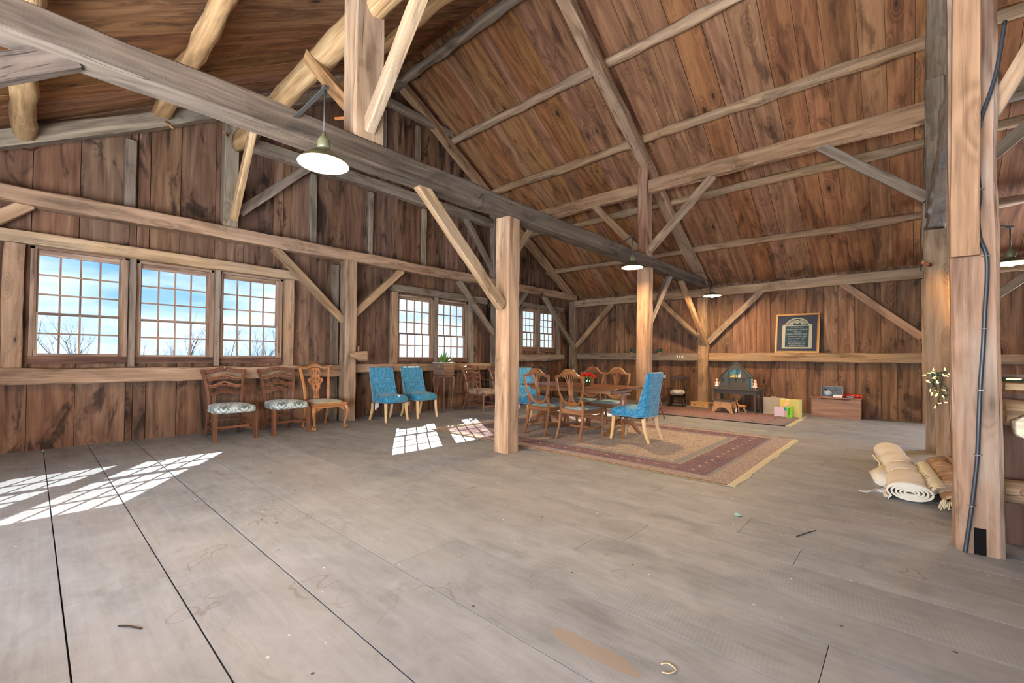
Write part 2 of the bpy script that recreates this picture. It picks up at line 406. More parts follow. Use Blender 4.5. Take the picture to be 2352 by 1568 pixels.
def roof():
    b = MB(); r = random.Random(11)
    for sgn, ye, sl in ((1, YN + .12, SN), (-1, YS - .12, SS)):
        y0 = RY; x = XW - .1; L = math.hypot(ye - y0, sl * (ye - y0))
        while x < XE + .1:
            w = r.uniform(.27, .43); x1 = min(x + w, XE + .1); g = r.uniform(.002, .0055); dz = r.uniform(0, .008)
            n = len(b.v)
            for z in (dz, dz + .028):
                for (xx, yy) in ((x + g, y0), (x1 - g, y0), (x1 - g, ye), (x + g, ye)): b.v.append((xx, yy, RZ - sl * abs(yy - RY) + z))
            U = [(0, x), (0, x1), (L, x1), (L, x)] * 2
            for k, q in enumerate([(0, 1, 2, 3), (7, 6, 5, 4), (0, 4, 5, 1), (1, 5, 6, 2), (2, 6, 7, 3), (3, 7, 4, 0)]):
                b.face([n + i for i in q], [(U[i][0], U[i][1] + .01 * k) for i in q])
            x = x1
        n = len(b.v)
        for (xx, yy) in ((XW - .1, y0), (XE + .1, y0), (XE + .1, ye), (XW - .1, ye)): b.v.append((xx, yy, RZ - sl * abs(yy - RY) + .05))
        b.face([n, n + 1, n + 2, n + 3], [(0, 0), (0, 8), (5, 8), (5, 0)])
    return structure(b.build('ceiling', M_roof))
roof()

# ------------------------------------------------------------------ hewn timbers, one object each
def timber(name, p0, p1, w, h, label, cat, mat=None, group=None, log=0.0, rough=.007, bend=.012, step=.16, up=None, taper=1.0):
    """w across (sideways), h the other way; log 0..1 rounds the section off."""
    p0, p1 = V(p0), V(p1); L = (p1 - p0).length; n = max(3, int(L / step)); sd = rnd.uniform(0, 900); b = MB()
    if up is None: up = (0, 1, 0) if abs((p1 - p0).normalized().z) > .9 else (0, 0, 1)
    base = []
    N = 12 if log else 8
    if log:
        for k in range(N):
            a = 2 * PI * (k + .5) / N; e = lerp(.45, 1.0, log)
            f = lambda x: math.copysign(abs(x) ** e, x)
            base.append((f(math.cos(a)) * w / 2, f(math.sin(a)) * h / 2))
    else: base = rect(w, h, min(w, h) * .085)
    pts = []; profs = []
    for i in range(n + 1):
        t = i / n; q = p0.lerp(p1, t)
        wob = V((noise.noise((t * L * .5, sd, 0)), noise.noise((t * L * .5, sd, 7)), noise.noise((t * L * .5, sd, 13)))) * bend
        if i in (0, n): wob *= .2
        pts.append(q + wob); k2 = lerp(1, taper, t); pr = []
        for k, (a, c) in enumerate(base):
            j = 1 + noise.noise((t * L * 2.3, k * 1.7 + sd, 3)) * rough / max(w, h) * 3.2 * (2.2 if log else 1) + rnd.uniform(-.5, .5) * rough / max(w, h)
            pr.append((a * j * k2, c * j * k2))
        profs.append(pr)
    b.sweep(pts, profs, up=up, smooth=bool(log))
    o = b.build(name, mat or M_timber); return tag(o, label, cat, group)

X1, X2, X3 = -7.75, -3.75, .33                    # the three frames: window wall, middle, right
# --- posts
post_mid = timber('timber_post', (-3.79, 4.09, 0), (-3.79, 4.09, 2.98), .235, .225, 'weathered square post standing alone mid-floor at the near edge of the big rug', 'post', M_timber)
post_q = timber('timber_post', (-3.78, 8.02, 0), (-3.78, 8.02, 2.97), .245, .22, 'pale knotty post rising behind the right end of the dining table', 'post', M_timber)
timber('timber_post', (-3.84, 11.53, 0), (-3.84, 11.53, 2.76), .245, .22, 'post of the back wall between the rocking chair and the dollhouse', 'post', M_timber)
timber('timber_post', (-7.80, 11.51, 0), (-7.80, 11.51, 2.95), .2, .24, 'corner post where the window wall meets the back wall', 'post', M_grey)
timber('timber_post', (X1 + .02, 3.97, 0), (X1 + .02, 3.97, 2.97), .25, .22, 'wall post with dark knots between the carved chair and the turquoise chairs', 'post', M_timber)
timber('timber_post', (X1, 7.95, 0), (X1, 7.95, 2.97), .24, .23, 'window-wall post mostly hidden behind the lone mid-floor post', 'post', M_grey)
timber('timber_post', (X1, -1.5, 0), (X1, -1.5, 2.97), .24, .23, 'near corner post of the window wall', 'post', M_timber)
post_near = timber('timber_post', (X3, 4.08, 0), (X3 - .01, 4.08, 3.75), .215, .215, 'massive russet post nearest the viewer with a black cable down its face', 'post', M_redpost, rough=.005, step=.1)
post_r2 = timber('timber_post', (.30, 8.05, 0), (.30, 8.05, 2.93), .24, .21, 'pale cracked post seen just left of the big russet post', 'post', M_timber)
timber('timber_post', (.34, 11.53, 0), (.34, 11.53, 2.76), .24, .22, 'far back-wall post at the right end of the long wall rail', 'post', M_timber)
timber('stub_post', (.29, 6.56, 0), (.29, 6.56, 1.08), .11, .10, 'short half-height post standing behind the rolled carpets', 'post', M_timber, rough=.012)
# upper (queen) posts standing on the tie beams
timber('queen_post', (-3.76, 2.05, 3.18), (-3.76, 2.05, 5.05), .235, .30, 'thick upright rising from the big tie beam left of the pale steep brace', 'post', M_timber)
timber('queen_post', (-3.76, 7.99, 3.17), (-3.76, 7.99, 4.9), .2, .25, 'reddish upright on the tie beam above the post behind the table', 'post', M_redpost)
timber('queen_post', (X1, 2.02, 3.16), (X1, 2.02, 4.85), .16, .2, 'dull upright high on the window wall above the triple window', 'post', M_grey)
timber('queen_post', (X1, 7.85, 3.16), (X1, 7.85, 4.85), .16, .2, 'upright high on the window wall hidden behind the mid-floor post', 'post', M_grey)
timber('queen_post', (.30, 7.99, 3.14), (.30, 7.99, 4.9), .2, .25, 'dark upright above the pale cracked post at upper right', 'post', M_grey)
# --- tie beams and plates
timber('tie_beam', (X2, YS + .05, 3.08), (X2, 11.5, 3.06), .235, .215, 'huge dark tie beam running diagonally across the room from upper left', 'beam', M_dark, rough=.008, bend=.02, step=.22)
timber('tie_beam', (X1, YS + .05, 3.06), (X1, 11.45, 3.07), .23, .2, 'long beam across the window wall above the windows', 'beam', M_timber, rough=.012, bend=.03, step=.22)
timber('tie_beam', (.31, 4.19, 3.03), (.31, 11.5, 3.05), .19, .2, 'rough grey tie beam seen end-on beside the big russet post', 'beam', M_grey, rough=.02, bend=.02, step=.14)
timber('collar_beam', (X1, 2.1, 4.57), (X1, 7.8, 4.57), .16, .2, 'upper beam joining the two uprights high on the window wall', 'beam', M_grey)
timber('collar_beam', (X1 + .02, 3.6, 6.36), (X1 + .02, 6.42, 6.30), .12, .14, 'short dark collar just under the gable peak', 'beam', M_grey)
timber('wall_plate', (XW + .1, 11.53, 2.89), (XE, 11.53, 2.89), .2, .215, 'long plate along the top of the back wall under the roof boards', 'beam', M_timber, rough=.008, bend=.02, step=.22)
timber('purlin_beam', (-7.7, 8.0, 4.52), (.2, 8.0, 4.54), .15, .25, 'stout braced beam crossing the right roof slope below the rafters', 'beam', M_timber, rough=.01, bend=.02, step=.22)
timber('purlin_beam', (.42, 8.0, 4.52), (XE, 8.0, 4.52), .15, .25, 'continuation of the braced beam in the dim bay right of the russet post', 'beam', M_grey, rough=.01, bend=.02, step=.22)
timber('purlin_beam', (-7.7, 2.10, 4.50), (XE, 2.10, 4.50), .19, .30, 'thick golden hewn log rising to the upright at upper left', 'beam', M_log, log=.4, rough=.009, bend=.02, step=.18)
# --- rails
timber('wall_rail', (-7.87, YS, .93), (-7.87, 3.86, .92), .2, .19, 'rough rail under the triple window behind the ladder-back chairs', 'rail', M_timber, rough=.013, bend=.02, step=.14)
timber('wall_rail', (-7.90, 4.10, .96), (-7.90, 7.84, .97), .17, .16, 'rail under the double window behind the turquoise chairs', 'rail', M_timber, rough=.008)
timber('wall_rail', (-7.84, 8.06, 1.20), (-7.84, 10.95, 1.20), .22, .19, 'dark wavy log rail under the small far window', 'rail', M_grey, log=.3, rough=.016, bend=.03)
timber('wall_rail', (-7.68, 11.57, 1.25), (-3.97, 11.57, 1.25), .16, .20, 'back-wall rail holding the small green figurine', 'rail', M_grey, rough=.008)
rail_pic = timber('wall_rail', (-3.70, 11.56, 1.25), (.22, 11.56, 1.25), .18, .20, 'pale back-wall rail carrying the framed picture', 'rail', M_timber, rough=.008)
timber('wall_rail', (.46, 11.57, 1.24), (XE, 11.57, 1.24), .16, .16, 'back-wall rail glimpsed to the right of the russet post', 'rail', M_grey, rough=.008)
# --- rafters
def rafter(x, a, b_, w, label, mat=M_timber, name='rafter', h=.19): return timber(name, (x, a[0], a[1]), (x, b_[0], b_[1]), w, h, label, 'rafter', mat, rough=.009, bend=.03, step=.2)
rafter(X1, (5.0, 6.87), (11.35, 3.08), .17, 'gable rafter sloping down to the far corner of the window wall')
rafter(X1, (5.1, 6.87), (-1.5, 2.92), .2, 'gable rafter over the left half of the window wall', M_grey)
rafter(X2, (4.95, 6.74), (11.4, 2.98), .2, 'long pale rafter descending the right roof slope to the back-wall post')
rafter(X2, (5.15, 6.74), (-1.5, 2.98), .2, 'left-slope rafter over the middle frame')
rafter(.30, (4.95, 6.74), (11.4, 2.98), .19, 'dark rafter over the right frame', M_grey)
rafter(.30, (5.15, 6.74), (-1.5, 2.98), .19, 'left-slope rafter over the right frame', M_grey)
# --- purlins (poles under the boards)
def purlin(y, z, d, label, mat=M_timber, log=.6, grp=None, x0=XW): return timber('purlin', (x0, y, z), (XE, y, z), d, d, label, 'purlin', mat, log=log, rough=.012, bend=.035, step=.2)
purlin(5.05, 6.9, .16, 'ridge pole where the two roof slopes meet', M_grey, .3)
purlin(6.44, 6.18, .15, 'uppermost pole on the right roof slope below the ridge', M_timber)
purlin(7.75, 5.36, .15, 'second pole down the right roof slope just above the stout braced beam', M_timber)
purlin(9.08, 4.52, .14, 'third pole down the right roof slope just below the stout braced beam', M_timber)
purlin(10.36, 3.74, .13, 'lowest thin pole on the right roof slope above the back-wall plate', M_timber)
purlin(-.1, 3.78, .19, 'lowest fat log stub on the left roof slope at the picture edge', M_log, .7)
purlin(1.16, 4.57, .19, 'pale peeled log crossing the left roof slope above the tie beam', M_log, .7)
purlin(3.66, 6.08, .15, 'high pole on the left roof slope behind the steep pale brace', M_log, .6)
# --- braces
def brace(p0, p1, label, mat=M_timber, w=.11, h=.075): return timber('brace', p0, p1, w, h, label, 'brace', mat, rough=.005, bend=.008, step=.2)
def brx(x, a, b_, *k, **q): return brace((x, *a), (x, *b_), *k, w=.085, h=.135, **q)
def bry(y, a, b_, *k, **q): return brace((a[0], y, a[1]), (b_[0], y, b_[1]), *k, w=.085, h=.135, **q)
brx(X2, (3.94, 1.84), (2.68, 3.0), 'long brace rising left from the mid-floor post to the tie beam')
brx(X2, (8.1, 1.85), (9.15, 2.98), 'brace from the post behind the table up to the tie beam', M_grey)
brx(X2, (11.4, 1.6), (9.75, 2.98), 'brace from the back-wall post up to the end of the tie beam', M_timber)
brx(X2, (.13, 3.0), (-1.3, 1.9), 'dark brace end at the left edge under the tie beam', M_dark)
brx(X1, (2.14, 3.42), (3.2, 4.5), 'brace rising right from the upright above the triple window', M_grey)
brx(X1, (7.75, 3.45), (6.85, 4.5), 'brace rising left to the upper beam beside the mid-floor post', M_grey)
brx(X1, (3.88, 1.85), (2.66, 2.98), 'brace left of the wall post above the third window pane', M_timber)
brx(X1, (4.06, 1.97), (5.12, 2.98), 'brace right of the wall post above the double window', M_timber)
brx(X1, (7.86, 1.78), (6.66, 2.98), 'brace right of the double window', M_grey)
brx(X1, (8.04, 1.85), (9.1, 2.98), 'faint brace left of the small far window', M_grey)
brx(X1, (11.4, 1.55), (9.9, 2.98), 'brace to the corner post right of the small far window', M_grey)
brx(X1, (-1.38, 1.75), (-.05, 2.98), 'brace end at the left edge above the triple window', M_timber)
brace((-7.68, 11.0, .3), (-7.68, 11.42, .95), 'stub of a low brace at the foot of the corner post', M_grey, .09, .1)
YB = 11.5
bry(YB, (-7.7, 1.55), (-6.42, 2.82), 'thin back-wall brace at the corner post', M_timber)
bry(YB, (-3.97, 1.76), (-5.0, 2.82), 'back-wall brace rising left above the rocking chair', M_timber)
bry(YB, (-3.71, 1.62), (-2.5, 2.82), 'back-wall brace rising right above the dollhouse', M_grey)
bry(YB, (.22, 1.65), (-1.0, 2.82), 'back-wall brace at the right end beyond the picture', M_timber)
bry(YB, (.46, 1.72), (1.7, 2.82), 'back-wall brace glimpsed right of the russet post', M_grey)
bry(7.98, (-3.68, 3.28), (-2.5, 4.42), 'pale brace rising right from the reddish upright', M_timber)
bry(7.98, (-3.86, 3.30), (-4.88, 4.42), 'brace rising left from the reddish upright', M_timber)
bry(7.98, (.22, 3.36), (-.98, 4.46), 'flat pale brace at the right end of the stout braced beam', M_grey)
bry(7.98, (.42, 3.38), (1.5, 4.42), 'brace right of the dark upright in the dim bay', M_grey)
bry(7.95, (-7.66, 3.14), (-6.5, 4.4), 'thin brace glimpsed right of the mid-floor post high up', M_timber)
bry(2.04, (-7.62, 3.28), (-6.72, 4.56), 'sunlit slender brace dropping from the tie beam above the windows', M_log)
bry(2.04, (-3.66, 3.28), (-2.55, 4.42), 'pale steep brace leaning right from the thick upright at top', M_timber)
bry(2.04, (-3.88, 3.5), (-5.0, 4.58), 'brace rising left from the thick upright to the golden log', M_log)
bry(4.08, (.40, 2.75), (1.05, 4.1), 'pale brace splaying off the top right of the russet post', M_timber)
timber('sister_plank', (.275, 3.94, 1.86), (.30, 3.94, 3.62), .125, .055, 'sawn plank nailed to the upper face of the russet post', 'plank', M_plank, rough=.003, bend=.004)
# --- studs
def stud(y, z0, z1, w, label, x=-7.93, mat=M_grey, d=.09): return timber('stud', (x, y, z0), (x, y, z1), d, w, label, 'stud', mat, rough=.006, bend=.012)
stud(.87, 3.15, 4.15, .12, 'gable stud above the first window')
stud(3.36, 3.15, 4.47, .12, 'gable stud behind the hanging lamp')
stud(4.5, 3.15, 4.47, .1, 'gable stud right of the hanging lamp')
stud(5.8, 3.15, 4.47, .09, 'gable stud left of the long brace head')
stud(4.76, 4.66, 6.25, .12, 'upper gable stud under the collar left of centre')
stud(5.62, 4.66, 6.25, .10, 'upper gable stud under the collar right of centre')
stud(-.16, 1.02, 2.52, .17, 'plank stud left of the first window', -7.94, M_timber)
stud(.92, 1.03, 2.52, .07, 'narrow mullion post between the first and second windows', -7.93)
stud(1.92, 1.03, 2.52, .07, 'narrow mullion post between the second and third windows', -7.93)
stud(2.98, 1.03, 2.52, .15, 'pale stud right of the third window', -7.93, M_timber)
stud(3.79, .0, 2.9, .13, 'weathered board stud left of the wall post', -7.93, M_grey, .07)
stud(5.08, 1.05, 2.55, .15, 'pale stud left of the double window', -7.94, M_timber)
stud(6.16, 1.05, 2.55, .08, 'mullion post inside the double window', -7.94)
stud(7.24, 1.05, 2.55, .13, 'stud right of the double window', -7.94)
stud(9.06, 1.30, 2.62, .2, 'wide stud left of the small far window', -7.94)
stud(9.90, 1.32, 2.62, .08, 'mullion post inside the small far window', -7.94)
stud(10.86, 1.30, 2.62, .17, 'stud right of the small far window', -7.94)
def header(y0, y1, z, h, label, mat=M_timber): return timber('header', (-7.90, y0, z), (-7.90, y1, z - .02), .16, h, label, 'beam', mat, rough=.01)
header(YS, 3.22, 2.60, .15, 'header board over the triple window')
header(4.95, 7.7, 2.63, .15, 'ragged header over the double window', M_grey)
header(9.0, 11.0, 2.68, .13, 'header over the small far window', M_grey)

# --- pegs and iron
def peg(p0, p1, r, label):
    o = MB().rod([p0, V(p0).lerp(V(p1), .5), p1], [r, r * .95, r * .8], 6).build('wooden_peg', M_pegs); tag(o, label, 'peg')
M_pegs = wood('peg_wood', (120, 62, 30), (178, 104, 60), (206, 140, 92), knots=.1, vary=.1, ring=20)
peg((.24, 7.93, 2.46), (.16, 7.55, 2.44), .022, 'orange wooden peg sticking out of the pale cracked post')
peg((X1 + .1, 1.2, 4.45), (X1 + .24, 1.25, 4.33), .014, 'small peg under the left gable rafter')
peg((X1 + .08, 1.95, 4.55), (X1 + .22, 1.86, 4.52), .014, 'small peg beside the upright above the triple window')
peg((-3.86, 1.98, 3.44), (-4.02, 1.90, 3.46), .017, 'orange peg at the foot of the thick upright at top')
peg((.43, 7.95, 2.60), (.56, 7.9, 2.6), .02, 'orange peg glimpsed right of the russet post')
M_iron = plain('black_iron', (40, 36, 34), .5, .4, .6)
M_steel = plain('dull_steel', (120, 118, 116), .45, .4, .8)
hk = MB().rod(spline([(-3.63, 3.42, 3.02), (-3.60, 3.42, 3.06), (-3.57, 3.42, 3.03), (-3.57, 3.42, 2.93), (-3.60, 3.42, 2.90), (-3.63, 3.43, 2.92)], 4), .006, 6).build('iron_hook', M_iron); tag(hk, 'small black iron hook on the face of the tie beam', 'hook')

# hewn block spiked to the wall post
bl = MB(); bl.sweep([(-7.60, 3.93, 1.21), (-7.585, 4.02, 1.215), (-7.575, 4.1, 1.20), (-7.56, 4.24, 1.20)], [rect(.1, .09, .02), rect(.12, .12, .02), rect(.14, .17, .02), rect(.15, .19, .025)], smooth=False)
bl.rod([(-7.58, 4.10, 1.28), (-7.58, 4.10, 1.38)], .016, 6)
tag(bl.build('hewn_block', M_timber), 'hewn wooden block jutting sideways from the knotty wall post', 'block')
# ------------------------------------------------------------------ windows
M_sash = wood('sash_wood', (96, 70, 54), (150, 118, 94), (186, 156, 130), knots=.1, vary=.1, ring=12, stain=.2)
M_sill = wood('sill_wood', (58, 38, 30), (104, 72, 56), (140, 104, 84), knots=.2, vary=.15, ring=10, stain=.5, crack=.5)
def glass_mat(name='window_glass', tint=(240, 245, 248), k=.06):
    T = NT(name); tr = T.n('BsdfTransparent'); tr.inputs[0].default_value = lin(tint); gl = T.n('BsdfGlossy'); gl.inputs['Roughness'].default_value = .05
    mx = T.n('MixShader'); lw = T.n('LayerWeight'); lw.inputs[0].default_value = .35
    T.t.links.new(T.math('MULTIPLY', lw.outputs['Fresnel'], k * 4, clamp=True), mx.inputs[0]); T.t.links.new(tr.outputs[0], mx.inputs[1]); T.t.links.new(gl.outputs[0], mx.inputs[2]); T.t.links.new(mx.outputs[0], T.out.inputs[0]); return T.m
M_glass = glass_mat()
def window(i, y0, y1, z0, z1, py0, py1, pz0, pz1, cols=4):
    """Opening y0..y1, z0..z1; glazed area py0..py1, pz0..pz1: three rows above, two below the meeting rail."""
    root = bpy.data.objects.new('window_%d' % i, None); COL.objects.link(root); structure(root)
    def rel(b, name, mat, par): return b.build(name, mat, par)
    f = MB(); x0, x1 = -8.08, -7.965
    f.box((x0, y0, z0 + .02), (x1, y0 + .035, z1), g=2); f.box((x0, y1 - .035, z0 + .02), (x1, y1, z1), g=2); f.box((x0, y0, z1 - .035), (x1, y1, z1), g=1)
    f.box((-7.985, y0 + .035, z0 + .15), (-7.968, y0 + .055, z1 - .03), g=2); f.box((-7.985, y1 - .055, z0 + .15), (-7.968, y1 - .035, z1 - .03), g=2)
    fr = rel(f, 'window_frame', M_sash, root)
    s = MB(); s.box((x0, y0, z0 - .02), (-7.945, y1, z0 + .075), g=1); rel(s, 'window_sill', M_sill, root)
    mid = lerp(pz0, pz1, .405); mu = .02
    for nm, za, zb, rows, xc in (('upper_sash', mid, pz1, 3, -8.035), ('lower_sash', pz0, mid, 2, -8.0)):
        b = MB(); t = .032; a0, a1 = xc - t / 2, xc + t / 2
        top = z1 - .03 if nm[0] == 'u' else zb + .016; bot = za - .016 if nm[0] == 'u' else z0 + .05
        b.box((a0, y0 + .03, bot), (a1, py0, top), g=2); b.box((a0, py1, bot), (a1, y1 - .03, top), g=2)
        b.box((a0, py0, zb), (a1, py1, top), g=1); b.box((a0, py0, bot), (a1, py1, za), g=1)
        for k in range(1, cols): y = lerp(py0, py1, k / cols); b.box((a0 + .009, y - mu / 2, za), (a1 - .009, y + mu / 2, zb), g=2)
        for k in range(1, rows): z = lerp(za, zb, k / rows); b.box((a0 + .0075, py0, z - mu / 2), (a1 - .0075, py1, z + mu / 2), g=1)
        so = rel(b, nm, M_sash, root)
        g = MB(); g.box((xc - .0015, py0 - .004, za - .004), (xc + .0015, py1 + .004, zb + .004)); rel(g, 'window_pane', M_glass, so)
    return root
GL = [(.045, .79, 1.20, 2.43), (1.03, 1.80, 1.19, 2.41), (2.03, 2.80, 1.19, 2.41), (5.25, 6.05, 1.19, 2.43), (6.28, 7.06, 1.19, 2.42), (9.27, 9.80, 1.51, 2.51), (10.05, 10.67, 1.51, 2.51)]
for i, (w, g) in enumerate(zip(WIN, GL)): window(i + 1, *w, *g, cols=4 if i < 5 else 3)

# ------------------------------------------------------------------ outside: ground far below and bare trees
M_ground = plain('winter_grass', (112, 108, 78), .95, .1, 0, .35, .3)
g = MB(); g.box((-160, -120, -3.4), (-8.3, 140, -3.3)); structure(g.build('ground', M_ground))
M_bark = plain('grey_bark', (104, 98, 96), .9, .1, 0, .2, 6)
def tree(x, y, h, seed, label, lean=.0):
    r = random.Random(seed); b = MB()
    root = thing('bare_tree', label, 'tree', (x, y, -3.35), 0, 'bare trees outside the windows')
    br = MB()
    def grow(m, p, d, L, rad, lev):
        n = 4 if lev < 2 else 3; pts = [p]; q = V(p); dd = V(d)
        for k in range(n):
            dd = (dd + V((r.uniform(-.16, .16), r.uniform(-.16, .16), r.uniform(-.02, .12)))).normalized(); q = q + dd * (L / n); pts.append(q)
        m.rod(pts, [lerp(rad, rad * .45, i / n) for i in range(n + 1)], 5 if lev < 2 else 3, caps=False)
        if lev >= 4: return
        for k in range((5, 4, 3, 3)[lev]):
            t = r.uniform(.35, 1.0); i = min(int(t * n), n - 1); s0 = V(pts[i]).lerp(V(pts[i + 1]), t * n - i)
            a = r.uniform(0, 2 * PI); side = V((math.cos(a), math.sin(a), r.uniform(.5, 1.2))).normalized()
            grow(br, s0, (dd * .6 + side * .75).normalized(), L * r.uniform(.42, .66), rad * .42, lev + 1)
    grow(b, V((0, 0, 0)), V((r.uniform(-.1, .1), lean, 1)).normalized(), h * .62, h * .013, 0)
    b.build('trunk', M_bark, root); br.build('branches', M_bark, root)
for sl, d, h, sd, ln, lb in [(.018, 22, 5.6, 3, .35, 'leaning bare tree seen low in the first window'), (.055, 24, 6.0, 8, 0, 'bushy bare tree in the middle of the first window'), (.09, 25, 5.4, 12, .1, 'small bare tree in the right of the first window'),
        (.142, 26, 5.8, 15, 0, 'slim bare tree in the left of the second window'), (.178, 25, 6.6, 21, .1, 'tallest bare tree in the middle of the second window'), (.218, 27, 5.2, 26, 0, 'low bare tree in the right of the second window'),
        (.262, 24, 6.0, 30, .1, 'upright bare tree in the left of the third window'), (.30, 25, 6.2, 33, -.1, 'forked bare tree in the middle of the third window'), (.336, 26, 5.4, 37, 0, 'twiggy bare tree in the right of the third window')]:
    tree(-8 - d, sl * (8 + d), h, sd, lb, ln)
# ------------------------------------------------------------------ chairs (front towards +x, origin on the floor)
M_cherry = wood('cherry', (66, 34, 18), (110, 64, 38), (152, 98, 62), knots=.0, vary=.1, rough=.35, spec=.5, ring=16, stain=.1, bump=.08)
M_walnut = wood('golden_walnut', (104, 58, 22), (152, 94, 42), (186, 126, 66), knots=.0, vary=.1, rough=.38, spec=.45, ring=16, stain=.12, bump=.08)
M_mahog = wood('mahogany', (88, 48, 18), (138, 84, 38), (172, 116, 60), knots=.0, vary=.1, rough=.35, spec=.5, ring=16, stain=.1, bump=.06)
M_darkoak = wood('dark_oak', (34, 22, 16), (60, 40, 30), (88, 62, 48), knots=.0, vary=.1, rough=.45, spec=.4, ring=16, stain=.1, bump=.1)
M_beech = wood('beech', (176, 132, 78), (212, 172, 114), (232, 198, 146), knots=.0, vary=.08, rough=.5, spec=.3, ring=16, stain=.05, bump=.05)
M_stand = wood('stand_wood', (64, 42, 32), (98, 70, 54), (128, 96, 76), knots=.0, vary=.1, rough=.4, spec=.4, ring=16, stain=.1, bump=.06)
M_nail = plain('brass_nail', (214, 206, 190), .3, .6, .8)
def damask(name, ground, figure, scale, k=.5, sheen=.4, rough=.55, mode=0):
    """Woven damask: leafy scrolls from warped cells, mirrored about a centre line."""
    T = NT(name); p = T.n('TexCoord').outputs['Object']; q = T.sep(p)
    u = T.math('ABSOLUTE', T.math('SUBTRACT', T.math('PINGPONG', T.math('ADD', T.math('ADD', q[1], T.math('MULTIPLY', q[0], .75)), 5.0), .13), 0.0)); w = T.math('ADD', q[2], T.math('MULTIPLY', q[0], .6))
    v = T.comb(u, w, T.math('MULTIPLY', T.math('FLOOR', T.math('MULTIPLY', q[0], 0.0)), 1))
    n = T.noise(v, scale, 2, .5, 1.6); n2 = T.noise(v, scale * 2.1, 2, .5, 2.2)
    m = T.maprange(T.math('ABSOLUTE', T.math('SUBTRACT', n, .5)), .035, .055, 1, 0) if mode == 0 else T.maprange(n, .51, .55)
    m2 = T.maprange(T.math('ABSOLUTE', T.math('SUBTRACT', n2, .5)), .03, .06, 1, 0)
    f = T.math('MAXIMUM', m, T.math('MULTIPLY', m2, .6))
    fine = T.noise(p, 420, 2, .6)
    col = T.mix(T.math('MULTIPLY', f, k), lin(ground), lin(figure)); col = T.mix(T.math('MULTIPLY', fine, .18), col, lin(tuple(c * .6 for c in ground)))
    worn = T.maprange(T.noise(p, 5, 3), .45, .75); col = T.mix(T.math('MULTIPLY', worn, .12), col, lin(tuple(min(255, c * 1.3 + 20) for c in ground)))
    T.bsdf(col, T.math('MULTIPLY_ADD', f, -.15, rough + .1), .35, 0, T.bump(T.math('ADD', f, T.math('MULTIPLY', fine, .4)), .25, .003), Sheen_Weight=sheen); return T.m
M_teal = damask('turquoise_damask', (14, 92, 130), (74, 158, 190), 17, .7, .2)
M_grey_damask = damask('grey_damask', (74, 88, 90), (184, 192, 186), 11, .95, .2, .5, 1)
M_olive = damask('olive_damask', (142, 132, 96), (186, 180, 146), 30, .6, .2)
M_brownflor = damask('brown_floral', (112, 92, 74), (172, 148, 120), 22, .8, .1, .7, 1)
M_paleblue = damask('pale_blue_cloth', (110, 138, 142), (140, 164, 166), 60, .5, .1, .75)
M_tagwhite = plain('white_tag', (232, 232, 234), .8, .1)
M_under = plain('black_lining', (20, 18, 18), .9, .05)

def seat_pad(z0, z1, xb, xf, wb, wf, puff=.02, n=14, roundc=.12, drop=0.0):
    """Upholstered trapezoid pad with rounded plan and a crowned top."""
    b = MB(); rows = []; prof = [(0, .97, z0), (0, 1.0, z0 + (z1 - z0) * .25), (0, 1.0, z0 + (z1 - z0) * .6), (0, .975, z0 + (z1 - z0) * .86), (0, .90, z1)]
    out = []
    N = 48
    for k in range(N):
        a = 2 * PI * k / N; e = .34; c, s_ = math.cos(a), math.sin(a)
        out.append((math.copysign(abs(c) ** e, c), math.copysign(abs(s_) ** e, s_)))
    def P(o, sca, z):
        x = lerp(xb, xf, (o[0] * sca + 1) / 2); t = (x - xb) / (xf - xb); w = lerp(wb, wf, t); bow = .015 * (1 - (o[1]) ** 2) * (1 if o[0] > .8 else 0)
        return (x + bow, o[1] * sca * w, z - drop * (1 - abs(o[1])) * 0)
    base = len(b.v)
    rings = [(.97, z0), (1.0, z0 + (z1 - z0) * .22), (1.0, z0 + (z1 - z0) * .62), (.985, z0 + (z1 - z0) * .84), (.94, z1), (.75, z1 + puff * .55), (.45, z1 + puff * .9), (.02, z1 + puff)]
    for sca, z in rings:
        for o in out: b.v.append(P(o, sca, z))
    for i in range(len(rings) - 1):
        for k in range(N):
            k2 = (k + 1) % N; q = [base + i * N + k, base + i * N + k2, base + (i + 1) * N + k2, base + (i + 1) * N + k]
            b.face(q, [(b.v[j][0], b.v[j][1] + b.v[j][2]) for j in q], True)
    b.face([base + k for k in reversed(range(N))], [(0, 0)] * N)
    b.face([base + (len(rings) - 1) * N + k for k in range(N)], [(0, 0)] * N)
    return b, [P(o, 1.015, z0 + .012) for o in out]
def nails(pts, r=.0045):
    b = MB()
    for p in pts: b.blob(p, (r, r, r), 6, 4)
    return b
def along(pts, d):
    out = [pts[0]]; acc = 0
    for a, c in zip(pts, pts[1:]):
        L = (V(c) - V(a)).length; t = d - acc
        while t <= L: out.append(tuple(V(a).lerp(V(c), t / L))); t += d
        acc = (acc + L) % d if L else acc
    return out

